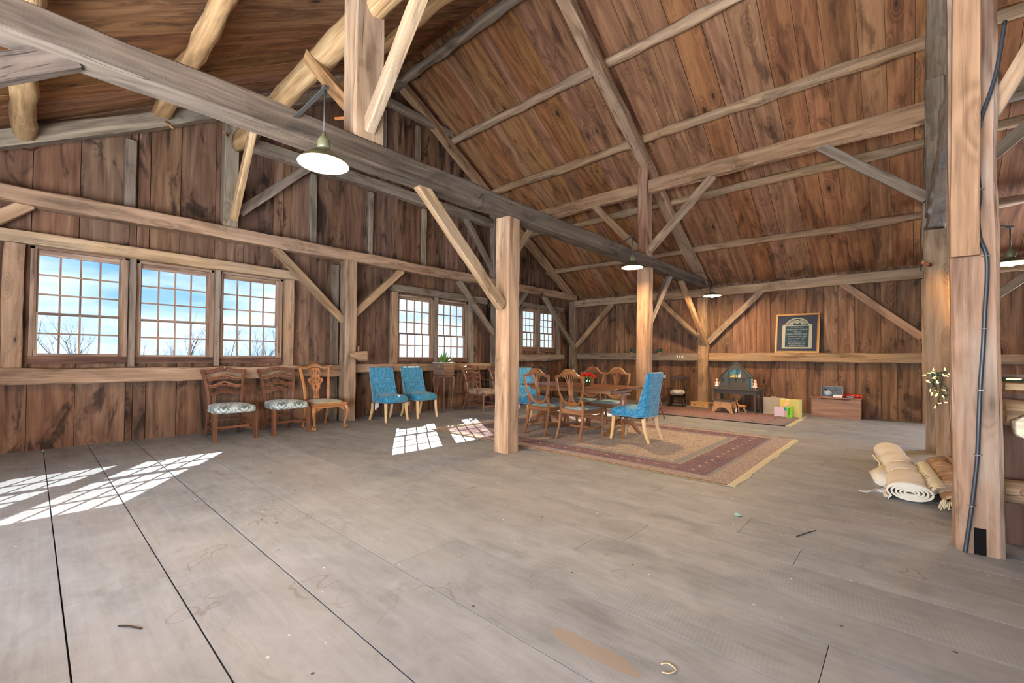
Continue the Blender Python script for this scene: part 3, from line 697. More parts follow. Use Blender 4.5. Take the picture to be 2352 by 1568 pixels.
def serp(y0, y1, z, amp, n=16, x=0.0, bowx=0.0):
    return [(x - bowx * (1 - ((2 * t - 1) ** 2)), lerp(y0, y1, t), z + amp * (.5 - .5 * math.cos(4 * PI * max(0, min(1, (t - .0)))) if False else amp * 0) + amp * math.exp(-((t - .5) / .2) ** 2) - amp * .35 * math.exp(-((t - .14) / .1) ** 2) - amp * .35 * math.exp(-((t - .86) / .1) ** 2)) for t in [i / n for i in range(n + 1)]]
def ladder_chair(label, wood_m, seat_m, arms=False, group=None, turned=False, H=1.0):
    t = thing('ladder_back_chair' if not arms else 'ladder_back_armchair', label, 'chair', group=group)
    sw = .255
    # back posts (legs below the seat, uprights above)
    for s in (-1, 1):
        pts = spline([(-.40, s * .205, 0), (-.30, s * .21, .22), (-.25, s * .21, .44), (-.27, s * .225, .66), (-.33, s * .25, .86), (-.39, s * .272, H - .04)], 6)
        b = MB(); b.bar(pts, [lerp(.036, .044, i / len(pts)) for i in range(len(pts))], [.040] * len(pts), up=(1, 0, 0), c=.2)
        if not turned:
            for dy in (-.012, 0, .012): b.bar([V(p) + V((.021, dy, 0)) for p in pts[len(pts) // 2:]], .005, .004, up=(1, 0, 0))
        b.build('back_leg', wood_m, t)
    # crest and slats
    def slat(z, xx, y0, y1, nm, h, crest=False):
        pts = serp(y0, y1, z, .035, 20, xx, .012); n = len(pts)
        hh = [h * (1 + .25 * math.exp(-((i / (n - 1) - .5) / .13) ** 2)) for i in range(n)]
        b = MB()
        if crest or turned: b.bar(pts, .022, hh, up=(0, 0, 1), c=.25)
        else:                                             # pierced slat: two strands that part and meet round a centre hole
            for sg in (1, -1):
                sp_ = [(p[0], p[1], p[2] + sg * h * (.20 + .26 * math.exp(-((i / (n - 1) - .5) / .09) ** 2) + .12 * math.exp(-((abs(i / (n - 1) - .5) - .25) / .12) ** 2))) for i, p in enumerate(pts)]
                b.bar(sp_, .018, h * .52, up=(0, 0, 1), c=.2)
        if crest: b.blob((xx + .012, 0, z + .03), (.014, .035, .022), 10, 6)
        elif not turned: b.blob((xx + .004, 0, z + .035 - h * .62), (.011, .016, .012), 8, 6)
        b.build(nm, wood_m, t)
    slat(H - .045, -.385, -.285, .285, 'crest_rail', .05, True)
    for k, (z, xx, hw) in enumerate(((.845, -.335, .235), (.74, -.295, .218), (.635, -.268, .205))): slat(z * (H / 1.0) if not turned else z, xx, -hw, hw, 'slat', .05 if not turned else .055)
    # seat
    b, rim = seat_pad(.385, .475, -.27, .31, .235, .275, .03); pad = b.build('seat', seat_m, t)
    nl = [p for p in along(rim + rim[:1], .022) if p[0] > -.2]
    nails(nl).build('nailhead_trim', M_nail, pad)
    if turned:
        fr = MB(); fr.bar([(.27, -.25, .385), (.27, .25, .385)], .035, .07); fr.bar([(-.24, -.22, .385), (-.24, .22, .385)], .03, .06)
        for s in (-1, 1): fr.bar([(-.24, s * .22, .385), (.27, s * .25, .385)], .03, .07)
        fr.build('seat_frame', wood_m, t)
    for s in (-1, 1):
        b = MB()
        if turned: b.lathe([(.014, 0), (.02, .02), (.013, .05), (.021, .08), (.017, .11), (.021, .30), (.026, .34), (.022, .40)], (.275, s * sw, 0), 12)
        else:
            b.box((.255, s * sw - .024, 0), (.303, s * sw + .024, .395), g=2)
            for d in (-.014, 0, .014): b.box((.303, s * sw + d - .0035, .0), (.3055, s * sw + d + .0035, .385), g=2)
        b.build('front_leg', wood_m, t)
    zst = .15 if not turned else .16
    for s in (-1, 1): MB().bar([(-.325, s * .207, zst + .02), (.27, s * sw, zst)], .018, .032).build('side_stretcher', wood_m, t)
    MB().bar([(.05, -.235, zst + .01), (.05, .235, zst + .01)] if not turned else [(.262, -.25, .12), (.30, 0, .12), (.262, .25, .12)], .02, .034).build('front_stretcher', wood_m, t)
    MB().bar([(-.30, -.2, .23), (-.30, .2, .23)], .018, .034).build('back_stretcher', wood_m, t)
    if arms:
        for s in (-1, 1):
            b = MB(); b.bar(spline([(-.27, s * .232, .66), (-.1, s * .27, .675), (.08, s * .29, .665), (.19, s * .295, .655)], 6), [.03] * 6 + [.036] * 6 + [.045] * 7, .022, up=(0, 0, 1), c=.3); a = b.build('arm', wood_m, t)
            MB().rod(spline([(.10, s * .265, .42), (.14, s * .28, .5), (.10, s * .285, .58), (.11, s * .288, .65)], 5), [.018] * 8 + [.014] * 8, 8).build('arm_support', wood_m, a)
    return t
lad = ladder_chair('carved ladder-back chair with the bolder grey scroll damask seat, nearest the picture edge', M_cherry, M_grey_damask, group='side chairs along the window wall')
lad.location = (-7.30, 1.96, 0)
dup(lad, (-7.27, 2.70, 0), 0, 'ladder-back chair with silvery damask seat touching the carved splat-back chair', 'side chairs along the window wall')
arm = ladder_chair('brown ladder-back armchair with floral seat just left of the mid-floor post', M_cherry, M_brownflor, True, 'ladder-back armchairs by the double window', True, 1.0)
arm.location = (-7.08, 6.82, 0); arm.rotation_euler = (0, 0, math.radians(4))
dup(arm, (-7.05, 7.62, 0), math.radians(-2), 'ladder-back armchair mostly hidden behind the mid-floor post', 'ladder-back armchairs by the double window')
dk = ladder_chair('very dark ladder-back chair behind the left turquoise end chair', M_darkoak, M_under, False, 'dark chairs by the far window', True, .97)
dk.location = (-6.95, 8.5, 0); dk.rotation_euler = (0, 0, math.radians(-10))
dup(dk, (-6.9, 9.12, 0), math.radians(-8), 'very dark ladder-back chair seen between the shield-back chairs under the far window', 'dark chairs by the far window')

# --- carved splat-back chair with claw feet
def splat_chair():
    t = thing('splat_back_chair', 'golden carved splat-back chair with claw feet and olive damask seat', 'chair', (-7.23, 3.29, 0), 0, 'side chairs along the window wall')
    m = M_walnut
    for s in (-1, 1):
        pts = spline([(-.33, s * .185, 0), (-.27, s * .19, .2), (-.24, s * .195, .42), (-.26, s * .205, .64), (-.31, s * .225, .84), (-.35, s * .245, .985)], 6)
        MB().bar(pts, [lerp(.032, .046, min(1, i / 18)) for i in range(len(pts))], .036, up=(1, 0, 0), c=.25).build('back_leg', m, t)
    # crest: yoke with curled ears and a raised shell in the middle
    pts = [(-.355 + .01 * math.cos(3 * y / .27), y, 1.0 + .035 * math.exp(-(y / .09) ** 2) - .012 * math.exp(-((abs(y) - .16) / .07) ** 2) + .02 * max(0, (abs(y) - .22) / .06)) for y in [(-.285 + .57 * i / 28) for i in range(29)]]
    b = MB().bar(pts, .028, [.042 + .03 * math.exp(-(p[1] / .085) ** 2) for p in pts], up=(0, 0, 1), c=.3)
    for s in (-1, 1): b.blob((-.35, s * .287, 1.018), (.018, .016, .016), 10, 6)
    for k in range(-3, 4): b.rod([(-.338, k * .012, 1.0 + .005 * abs(k)), (-.336, k * .018, 1.045 - .004 * k * k)], [.005, .006], 6)
    b.build('crest_rail', m, t)
    # pierced vase splat
    h = [(-.13, .985), (-.075, .985), (-.095, .90), (-.075, .83), (-.125, .80), (-.13, .765), (-.10, .72), (-.07, .665), (-.09, .64), (-.055, .62), (-.035, .56), (-.045, .50), (-.055, .46)]
    L = spline(h, 4); outline = [(y, z) for y, z in L] + [(-y, z) for y, z in reversed(L)]
    def slot(cx, z0, z1, w, ang=0.0):
        q = []
        for k in range(10):
            a = 2 * PI * k / 10; x, z = w * math.cos(a), (z1 - z0) / 2 * math.sin(a); q.append((cx + x * math.cos(ang) - z * math.sin(ang), (z0 + z1) / 2 + x * math.sin(ang) + z * math.cos(ang)))
        return q
    holes = [slot(0, .90, .955, .012), slot(-.045, .86, .945, .011, -.1), slot(.045, .86, .945, .011, .1)]
    holes += [slot(c, .775 - .02 + .0 * c, .825, .006) for c in (-.042, -.026, .026, .042)]
    holes += [slot(c, .70 + abs(c) * .5, .735 + abs(c) * .35, .0058, -c * 7) for c in (-.08, -.06, -.04, -.02, .02, .04, .06, .08)]
    holes += [slot(0, .64, .69, .012), slot(-.018, .49, .60, .009), slot(.018, .49, .60, .009)]
    Mx = Matrix(((0, 0, 1, 0), (1, 0, 0, 0), (0, 1, 0, 0), (0, 0, 0, 1)))
    sh = Matrix.Translation((-.295, 0, 0)) @ Matrix.Rotation(math.radians(-9), 4, 'Y') @ Matrix.Translation((.105, 0, 0)) @ Mx
    b = MB().prism(outline, .016, sh, holes); b.blob(sh @ V((0, .80, .012)), (.014, .022, .024), 10, 6); b.build('splat', m, t, bevel=.003)
    fr = MB(); fr.bar([(.275, -.275, .395), (.275, .275, .395)], .04, .075); fr.bar([(-.24, -.2, .40), (-.24, .2, .40)], .035, .075)
    for s in (-1, 1): fr.bar([(-.24, s * .2, .397), (.275, s * .265, .395)], .035, .075)
    fr.build('seat_frame', m, t)
    seat_pad(.43, .455, -.235, .27, .19, .25, .025)[0].build('seat', M_olive, t)
    for s in (-1, 1):
        # cabriole: S-curve that swells at the knee and ends in a ball gripped by a claw
        pts = spline([(.262, s * .252, .39), (.292, s * .277, .32), (.286, s * .272, .22), (.262, s * .25, .11), (.262, s * .252, .055)], 6); n = len(pts)
        rr = [lerp(.034, .015, (i / (n - 1)) ** .7) + .006 * math.exp(-((i / (n - 1) - .25) / .15) ** 2) for i in range(n)]
        b = MB().rod(pts, rr, 10); b.blob((.268, s * .256, .03), (.034, .034, .03), 12, 8)
        for a in (-.9, 0, .9):
            d = V((math.cos(a + s * .78), math.sin(a + s * .78), 0)); c0 = V((.264, s * .253, 0))
            b.rod([c0 + d * .01 + V((0, 0, .065)), c0 + d * .032 + V((0, 0, .045)), c0 + d * .04 + V((0, 0, .02)), c0 + d * .036 + V((0, 0, .006))], [.011, .010, .008, .006], 6)
        b.build('front_leg', m, t)
        q = MB(); q.prism(spline([(0, 0), (-.10, 0), (-.085, -.018), (-.06, -.022), (-.05, -.04), (-.02, -.05), (0, -.075)], 3), .02, Matrix.Translation((.272, s * .235, .36)) @ Matrix(((0, 0, 1, 0), (s, 0, 0, 0), (0, 1, 0, 0), (0, 0, 0, 1)))); q.build('knee_bracket', m, t)
    return t
splat_chair()

# --- upholstered turquoise dining chair
def parsons(label, tags=False):
    t = thing('upholstered_chair', label, 'chair', group='turquoise upholstered chairs')
    b, rim = seat_pad(.345, .455, -.26, .29, .25, .262, .045); st = b.build('seat', M_teal, t)
    nl = [p for p in along(rim + rim[:1], .014) if p[0] > -.10]
    # back shell: outer curve that wraps forward at the sides and sweeps down into the seat
    def side_x(z):                                       # how far forward the wing reaches at height z
        u = min(1, max(0, (z - .345) / .635)); return lerp(-.05, -.292, u ** .62)
    zs = [.345, .40, .47, .54, .62, .70, .78, .86, .93, .965, .98]; out = []; inn = []
    def back_x(z): return -.285 - .075 * max(0, (z - .4) / .6) ** 1.3 + .03 * max(0, (.4 - z) / .1) * .3
    for z in zs:
        w = lerp(.262, .255, (z - .345) / .63); xf = side_x(z); xb = back_x(z); rowo = []; rowi = []; sh = .0 if z < .95 else (z - .95) * .35
        for k in range(25):
            a = -1 + 2 * k / 24; f = abs(a) ** 7
            y = math.copysign(min(1, abs(a) ** .92), a) * (w - sh); rowo.append((lerp(xb, xf, f), y, z))
            yi = math.copysign(min(1, abs(a) ** .95), a) * (w - .045 - sh * .6); xi = xb + .085 - .02 * max(0, (z - .5)); rowi.append((max(lerp(xi, xf, abs(a) ** 9), lerp(xi, xf - .0, f * .9)), yi if abs(a) < .99 else math.copysign(w - .032, a), z))
        out.append(rowo); inn.append(rowi)
    b = MB(); b.grid(out); b.grid(inn, flip=True)
    def strip(A, B, flip=False): b.grid([A, B], flip=flip)
    strip(out[-1], [(lerp(p[0], q[0], .5), lerp(p[1], q[1], .5), .992) for p, q in zip(out[-1], inn[-1])]); strip([(lerp(p[0], q[0], .5), lerp(p[1], q[1], .5), .992) for p, q in zip(out[-1], inn[-1])], inn[-1])
    strip(out[0], inn[0], True)
    for k in (0, 24): strip([r[k] for r in out], [r[k] for r in inn], k == 0)
    bk = b.build('backrest', M_teal, t)
    sn = []
    for s in (-1, 1):
        ln = along([(side_x(z) - .004, s * (lerp(.262, .255, (z - .345) / .63) + .003), z) for z in [.36 + .6 * i / 40 for i in range(41)]], .014); sn += ln
    low = along([(r[0], r[1], .357) for r in ([(side_x(.357), -.264, 0)] + [(p[0] - .004, p[1] * 1.012, 0) for p in out[0]] + [(side_x(.357), .264, 0)])], .014)
    nails(sn + low).build('nailhead_trim', M_nail, bk); nails(nl).build('nailhead_trim', M_nail, st)
    MB().box((-.24, -.235, .335), (.26, .235, .35)).build('base_cloth', M_under, t)
    for s in (-1, 1):
        for nm, P in (('front_leg', [(.235, s * .215, .345), (.245, s * .218, .2), (.262, s * .226, .06), (.275, s * .232, 0)]), ('back_leg', [(-.225, s * .205, .345), (-.24, s * .207, .2), (-.285, s * .212, .06), (-.315, s * .215, 0)])):
            pts = spline(P, 4); n = len(pts); MB().bar(pts, [lerp(.05, .032, i / (n - 1)) for i in range(n)], [lerp(.05, .032, i / (n - 1)) for i in range(n)], up=(1, 0, 0), c=.2).build(nm, M_beech, t)
    if tags:
        tg = MB()
        for k in range(3): tg.sweep([(-.12 - .012 * k, -.20 + .03 * k, .34), (-.125 - .012 * k, -.205 + .03 * k, .27), (-.13 - .012 * k, -.20 + .034 * k, .20 + .02 * k)], rect(.028, .002), up=(1, 0, 0), smooth=False)
        tg.build('care_label', M_tagwhite, t)
    return t
p1 = parsons('turquoise upholstered chair by the knotty wall post, left of the pair', True); p1.location = (-7.21, 4.53, 0)
dup(p1, (-7.24, 5.24, 0), 0, 'turquoise upholstered chair beside the tall plant stand, right of the pair')
dup(p1, (-5.22, 6.28, .012), math.radians(-14), 'turquoise chair at the left end of the dining table, half behind the post')
p4 = parsons('turquoise chair with studded side to the viewer at the right table end'); p4.location = (-2.98, 6.02, .012); p4.rotation_euler = (0, 0, PI)

# --- shield-back chair
def shield_chair(label):
    t = thing('shield_back_chair', label, 'chair', group='shield-back chairs round the dining table'); m = M_mahog
    tilt = Matrix.Translation((-.225, 0, .46)) @ Matrix.Rotation(math.radians(-10), 4, 'Y') @ Matrix.Translation((0, 0, -.46))
    def W(y, z, x=0.0): return tuple(tilt @ V((x, y, z)))
    half = [(0, 1.015), (.06, 1.005), (.125, .955), (.185, .915), (.235, .918), (.236, .86), (.222, .74), (.185, .62), (.12, .53), (.05, .495), (0, .488)]
    L = spline(half, 5); ring = L + [(-y, z) for y, z in reversed(L[1:-1])]
    pts = [W(y, z) for y, z in ring]; n = len(pts)
    wd = [.034 + .014 * math.exp(-((z - 1.0) / .03) ** 2) for y, z in ring]
    b = MB(); b.sweep(pts, [rect(.024, w, .005) for w in wd], closed=True, up=tuple(tilt.to_3x3() @ V((1, 0, 0))), smooth=False); 
    b = MB(); b.sweep(pts, [rect(w, .024, .005) for w in wd], closed=True, up=tuple(tilt.to_3x3() @ V((1, 0, 0))), smooth=False); b.build('shield_frame', m, t)
    b = MB()
    b.prism([(-.042, .655), (.042, .655), (.042, .72), (-.042, .72)], .016, tilt @ Matrix(((0, 0, 1, 0), (1, 0, 0, 0), (0, 1, 0, 0), (0, 0, 0, 1))))
    for k in range(-2, 3):
        up_ = spline([(k * .0155, .715), (k * .019, .78), (k * .028, .86), (k * .046, .965 - .012 * abs(k))], 5)
        b.bar([W(y, z) for y, z in up_], .011, .014, up=(1, 0, 0), c=.2)
        dn = spline([(k * .0155, .66), (k * .017, .60), (k * .026, .55), (k * .04, .515 + .006 * abs(k))], 5)
        b.bar([W(y, z) for y, z in dn], .011, .014, up=(1, 0, 0), c=.2)
    arch = spline([(-.13, .938), (-.07, .965), (0, .985), (.07, .965), (.13, .938)], 4)
    b.bar([W(y, z - .012) for y, z in arch], .014, .05, up=tuple(tilt.to_3x3() @ V((0, 0, 1))), c=.2)
    b.bar([W(y, .512 + .25 * y * y * 4) for y in (-.09, -.045, 0, .045, .09)], .014, .04, up=tuple(tilt.to_3x3() @ V((0, 0, 1))), c=.2)
    b.build('splat', m, t)
    for s in (-1, 1):
        lp = spline([(-.335, s * .20, 0), (-.275, s * .195, .18), (-.235, s * .195, .40)], 6) + [W(s * .192, .50), W(s * .188, .585)]
        MB().bar(lp, [lerp(.03, .04, min(1, i / 8)) for i in range(len(lp))], .034, up=(1, 0, 0), c=.2).build('back_leg', m, t)
        MB().bar([(.235, s * .225, .43), (.24, s * .228, .10), (.24, s * .228, .07), (.24, s * .228, 0)], [.042, .03, .034, .026], [.042, .03, .034, .026], up=(1, 0, 0), c=.12).build('front_leg', m, t)
        MB().bar([(-.27, s * .197, .165), (.238, s * .226, .15)], .018, .03).build('side_stretcher', m, t)
    MB().bar([(.03, -.21, .158), (.03, .21, .158)], .018, .03).build('cross_stretcher', m, t)
    fr = MB(); fr.bar([(.235, -.235, .40), (.235, .235, .40)], .03, .07); fr.bar([(-.225, -.195, .40), (-.225, .195, .40)], .03, .07)
    for s in (-1, 1): fr.bar([(-.225, s * .195, .40), (.235, s * .23, .40)], .03, .07)
    fr.build('seat_frame', m, t); seat_pad(.43, .45, -.215, .25, .185, .235, .02)[0].build('seat', M_paleblue, t)
    return t
s1 = shield_chair('shield-back chair with its back to the viewer, left of the near pair'); s1.location = (-4.24, 5.54, .012); s1.rotation_euler = (0, 0, PI / 2)
dup(s1, (-3.62, 5.54, .012), PI / 2, 'shield-back chair with its back to the viewer, beside the right table pedestal')
dup(s1, (-4.30, 6.66, .012), -PI / 2, 'shield-back chair across the table, behind the red flowers')
dup(s1, (-3.79, 6.66, .012), -PI / 2 + .03, 'shield-back chair across the table, right of the red flowers')

# --- child's rocking chair, stick chair behind the table
def rocker():
    t = thing('rocking_chair', "small black child's rocking chair against the back wall", 'chair', (-4.27, 10.93, .012), math.radians(-78)); m = M_darkoak
    seat_pad(.235, .255, -.17, .19, .17, .2, .012)[0].build('seat', m, t)
    b = MB(); pts = [( -.30 + .03 * (1 - (y / .2) ** 2) * -1, y, .665 + .035 * (1 - (y / .21) ** 2)) for y in [(-.21 + .42 * i / 12) for i in range(13)]]; b.bar(pts, .018, [.07 + .05 * (1 - (p[1] / .21) ** 2) for p in pts], up=(0, 0, 1), c=.3); b.build('crest_rail', m, t)
    for k in range(6):
        y = -.15 + .3 * k / 5; MB().rod([(-.155, y * .95, .25), (-.23, y * 1.1, .45), (-.30, y * 1.22, .64)], [.008, .010, .007], 6).build('spindle', m, t)
    for s in (-1, 1):
        MB().rod([(-.16, s * .165, .25), (-.24, s * .19, .46), (-.305, s * .205, .65)], .012, 8).build('back_post', m, t)
        MB().bar(spline([(-.225, s * .19, .42), (-.05, s * .225, .425), (.13, s * .225, .415)], 4), .045, .02, up=(0, 0, 1)).build('arm', m, t)
        MB().lathe([(.009, 0), (.014, .06), (.008, .15)], (.10, s * .205, .255), 8).build('arm_post', m, t)
        for nm, x0, x1 in (('front_leg', .12, .17), ('back_leg', -.12, -.18)):
            MB().rod([(x0, s * .13, .24), (lerp(x0, x1, .5), s * .155, .15), (x1, s * .175, .03)], [.014, .017, .011], 8).build(nm, m, t)
        MB().bar([(x, s * .178, .012 + .055 * (x / .4) ** 2 * 2) for x in [-.42 + .72 * i / 14 for i in range(15)]], .022, .026, up=(0, 0, 1)).build('rocker', m, t)
    MB().rod([(.15, -.165, .11), (.15, .165, .11)], .009, 6).build('stretcher', m, t)
rocker()
def ruffle(p, d):
    a = math.atan2(d[1], d[0]); k = 1 + .05 * math.sin(a * 14) * (1 - abs(d[2]))
    n = noise.noise(V((p[0] * 14, p[1] * 14, p[2] * 20))) * .022
    return V((p[0] * k + n, p[1] * k + n, p[2] + n))
M_ruffle = damask('cream_ruffle', (188, 178, 170), (226, 218, 210), 20, .6, .1, .85)
cu = MB().blob((0, 0, 0), (.19, .165, .07), 56, 16, .8, ruffle).build('seat_cushion', M_ruffle, None, (-4.24, 10.86, .36), math.radians(-78)); tag(cu, 'ruffled cream cushion on the black rocking chair', 'cushion')
def stick_chair():
    t = thing('stick_back_chair', 'thin-legged stick chair almost hidden behind the right turquoise chair', 'chair', (-3.86, 8.42, 0), math.radians(150)); m = M_cherry
    seat_pad(.42, .445, -.19, .2, .18, .2, .008)[0].build('seat', m, t)
    for s in (-1, 1):
        for nm, x0, x1 in (('front_leg', .14, .20), ('back_leg', -.13, -.21)):
            b = MB(); n = 12; P = [V((x0, s * .13, .43)).lerp(V((x1, s * .2, 0)), i / n) for i in range(n + 1)]; b.rod(P, [.012 + .008 * abs(math.sin(i * 1.3)) * (1 if i < 8 else .4) for i in range(n + 1)], 8); b.build(nm, m, t)
        MB().rod([(.16, s * .165, .2), (-.165, s * .165, .2)], [.012, .012], 6).build('side_stretcher', m, t)
    for k in range(5):
        y = -.15 + .3 * k / 4; MB().rod([(-.16, y, .44), (-.24, y * 1.15, .84)], .008, 6).build('spindle', m, t)
    MB().bar([(-.24, -.2, .84), (-.26, 0, .86), (-.24, .2, .84)], .018, .06, up=(0, 0, 1)).build('crest_rail', m, t)
stick_chair()
# ------------------------------------------------------------------ dining table, vase, plant stand
M_table = wood('table_top', (70, 38, 24), (108, 66, 44), (140, 94, 66), knots=.0, vary=.05, rough=.28, spec=.55, ring=10, stain=.15, bump=.04)
def table():
    t = thing('dining_table', 'long trestle dining table with dark polished top on the big rug', 'table', (-4.02, 6.10, .012)); m = M_mahog
    hx, hy = .95, .47
    out = [(-hx + .1, -hy), (hx - .02, -hy), (hx, -hy + .02), (hx, hy - .02), (hx - .02, hy), (-hx + .1, hy), (-hx, hy - .1), (-hx, -hy + .1)]
    b = MB().prism(out, .028, Matrix.Translation((0, 0, .729)), (), 0); b.build('table_top', M_table, t, bevel=.006)
    b = MB(); b.box((-hx + .18, -.34, .655), (hx - .18, -.315, .715), g=0); b.box((-hx + .18, .315, .655), (hx - .18, .34, .715), g=0)
    for s in (-1, 1): b.box((s * (hx - .2) - .012, -.32, .655), (s * (hx - .2) + .012, .32, .715), g=1)
    b.build('apron', m, t)
    for s in (-1, 1):
        x = s * .66 if s < 0 else .80
        b = MB(); b.bar([(x, 0, .655), (x, 0, .62)], .1, .30, up=(0, 1, 0)); b.lathe([(.055, .62), (.045, .55), (.042, .40), (.05, .30), (.055, .22), (.05, .17)], (x, 0, 0), 8, smooth=False)
        pd = b.build('pedestal', m, t)
        for sx in (-1, 1):
            for sy in (-1, 1):
                P = spline([(x, 0, .23), (x + sx * .07, sy * .13, .20), (x + sx * .11, sy * .22, .09), (x + sx * .14, sy * .29, .022)], 4); n = len(P)
                MB().bar(P, .038, [lerp(.085, .04, i / (n - 1)) for i in range(n)], up=(0, 0, 1), c=.2).build('foot', m, pd)
    MB().bar([(-.66, 0, .24), (.80, 0, .24)], .03, .06).build('stretcher', m, t)
table()
M_glassware = glass_mat('clear_glass', (226, 238, 234), .14)
M_leaf = plain('plant_leaf', (86, 128, 52), .5, .35, 0, .25, 12); M_leaf2 = plain('pale_leaf', (132, 160, 84), .5, .35, 0, .3, 14)
M_redfl = plain('red_petals', (222, 22, 26), .6, .25, 0, .3, 30); M_orangefl = plain('orange_petals', (232, 82, 44), .6, .25, 0, .2, 30)
def leaf(b, p, d, L, w, droop, up=V((0, 0, 1)), n=7):
    d = V(d).normalized(); sd = d.cross(up)
    if sd.length < .05: sd = V((1, 0, 0))
    sd.normalize(); rows = []; q = V(p); dd = d.copy()
    for i in range(n + 1):
        t = i / n; ww = w * math.sin(PI * min(1, .12 + .88 * t) ** .8) * (1 - t ** 5) + .0005; nr = dd.cross(sd)
        rows.append([q - sd * ww / 2, q + nr * ww * -.12, q + sd * ww / 2]); dd = (dd + V((0, 0, -droop / n))).normalized(); q = q + dd * (L / n)
    b.grid(rows)
def vase():
    t = thing('flower_vase', 'small glass vase of bright red flowers on the dining table', 'vase', (-3.83, 6.05, .756)); r = random.Random(4)
    MB().lathe([(.0, .004), (.038, .0), (.05, .02), (.056, .06), (.048, .095), (.052, .115), (.047, .113), (.043, .095), (.051, .06), (.045, .022), (.0, .012)], n=24, caps=False).build('glass_bowl', M_glassware, t)
    b = MB()
    for k in range(14): a = r.uniform(0, 6.28); b.rod([(.02 * math.cos(a), .02 * math.sin(a), .015), (.05 * math.cos(a), .05 * math.sin(a), .16)], .003, 5)
    for k in range(26): a = r.uniform(0, 6.28); leaf(b, (.03 * math.cos(a), .03 * math.sin(a), .09), (math.cos(a), math.sin(a), r.uniform(.3, 1)), r.uniform(.06, .09), .03, .8)
    b.build('greenery', M_leaf, t)
    for k in range(30):
        a = r.uniform(0, 6.28); q = .12 * math.sqrt(r.random()); c = V((q * math.cos(a), q * math.sin(a), .185 - q * q * 3.2 + r.uniform(-.01, .01))); f = MB()
        for i in range(9):
            aa = i * 2.4; d = V((math.cos(aa) * .6, math.sin(aa) * .6, .9 - i * .09)); leaf(f, c, d, .036, .036, .9, n=4)
        f.build('flower', M_orangefl if k % 6 == 0 else M_redfl, t)
vase()
def stand():
    t = thing('plant_stand', 'tall slim plant stand on four curved legs under the double window', 'stand', (-7.52, 6.08, 0), math.radians(8)); m = M_stand
    b = MB(); b.box((-.17, -.17, .80), (.17, .17, .825)); b.box((-.15, -.15, .755), (.15, .15, .80)); b.build('stand_top', m, t, bevel=.005)
    for sx in (-1, 1):
        for sy in (-1, 1):
            P = spline([(sx * .125, sy * .125, .79), (sx * .155, sy * .155, .71), (sx * .146, sy * .146, .52), (sx * .13, sy * .13, .25), (sx * .122, sy * .122, .07), (sx * .14, sy * .14, .0)], 6); n = len(P)
            rr = [lerp(.026, .012, min(1, i / (n * .75))) + .006 * math.exp(-((i - n * .17) / 3) ** 2) + (.006 if i > n - 4 else 0) for i in range(n)]; MB().rod(P, rr, 8).build('leg', m, t)
    pl = thing('planter_box', 'square wooden planter box with a spiky green plant on the tall stand', 'planter', (-7.52, 6.08, .826), math.radians(8))
    b = MB(); w = .15
    for s in (-1, 1): b.box((s * w - .01, -w - .01, 0), (s * w + .01, w + .01, .235), g=1); b.box((-w + .01, s * w - .01, 0), (w - .01, s * w + .01, .235), g=0)
    b.box((-w, -w, 0), (w, w, .02)); b.box((-w - .006, -w - .02, 0), (w + .02, -w + .01, .235), g=2) if False else None
    b.build('box_walls', M_box, pl)
    b = MB()
    for s in (-1, 1): b.box((s * w - .022, -w - .026, .235), (s * w + .022, w + .026, .252), g=1); b.box((-w + .02, s * w - .022, .235), (w - .02, s * w + .022, .252), g=0)
    b.build('box_rim', M_rim, pl)
    MB().box((-w + .012, -w + .012, .15), (w - .012, w - .012, .20)).build('soil', M_soil, pl)
    r = random.Random(5); b = MB(); c = MB()
    for k in range(26):
        a = k * 2.399; el = lerp(1.35, .3, k / 26); leaf(b if k < 16 else c, (0, 0, .2), (math.cos(a) * math.cos(el), math.sin(a) * math.cos(el), math.sin(el)), r.uniform(.26, .36), .045, lerp(.4, 1.5, k / 26), n=8)
    b.build('leaves', M_leaf, pl); c.build('outer_leaves', M_leaf2, pl)
    b = MB()
    for k in range(5): a = r.uniform(0, 6.28); b.rod(spline([(0, 0, .2), (.08 * math.cos(a), .08 * math.sin(a), .36), (.2 * math.cos(a), .2 * math.sin(a), .36), (.25 * math.cos(a), .25 * math.sin(a), .26)], 5), .0025, 4)
    b.build('runners', M_leaf2, pl)
M_box = wood('planter_wood', (84, 58, 44), (122, 92, 74), (150, 120, 100), knots=.1, vary=.05, ring=12)
M_rim = plain('grey_rim', (176, 172, 162), .6, .2); M_soil = plain('soil', (52, 40, 32), .95, .05, 0, .3, 40)
stand()

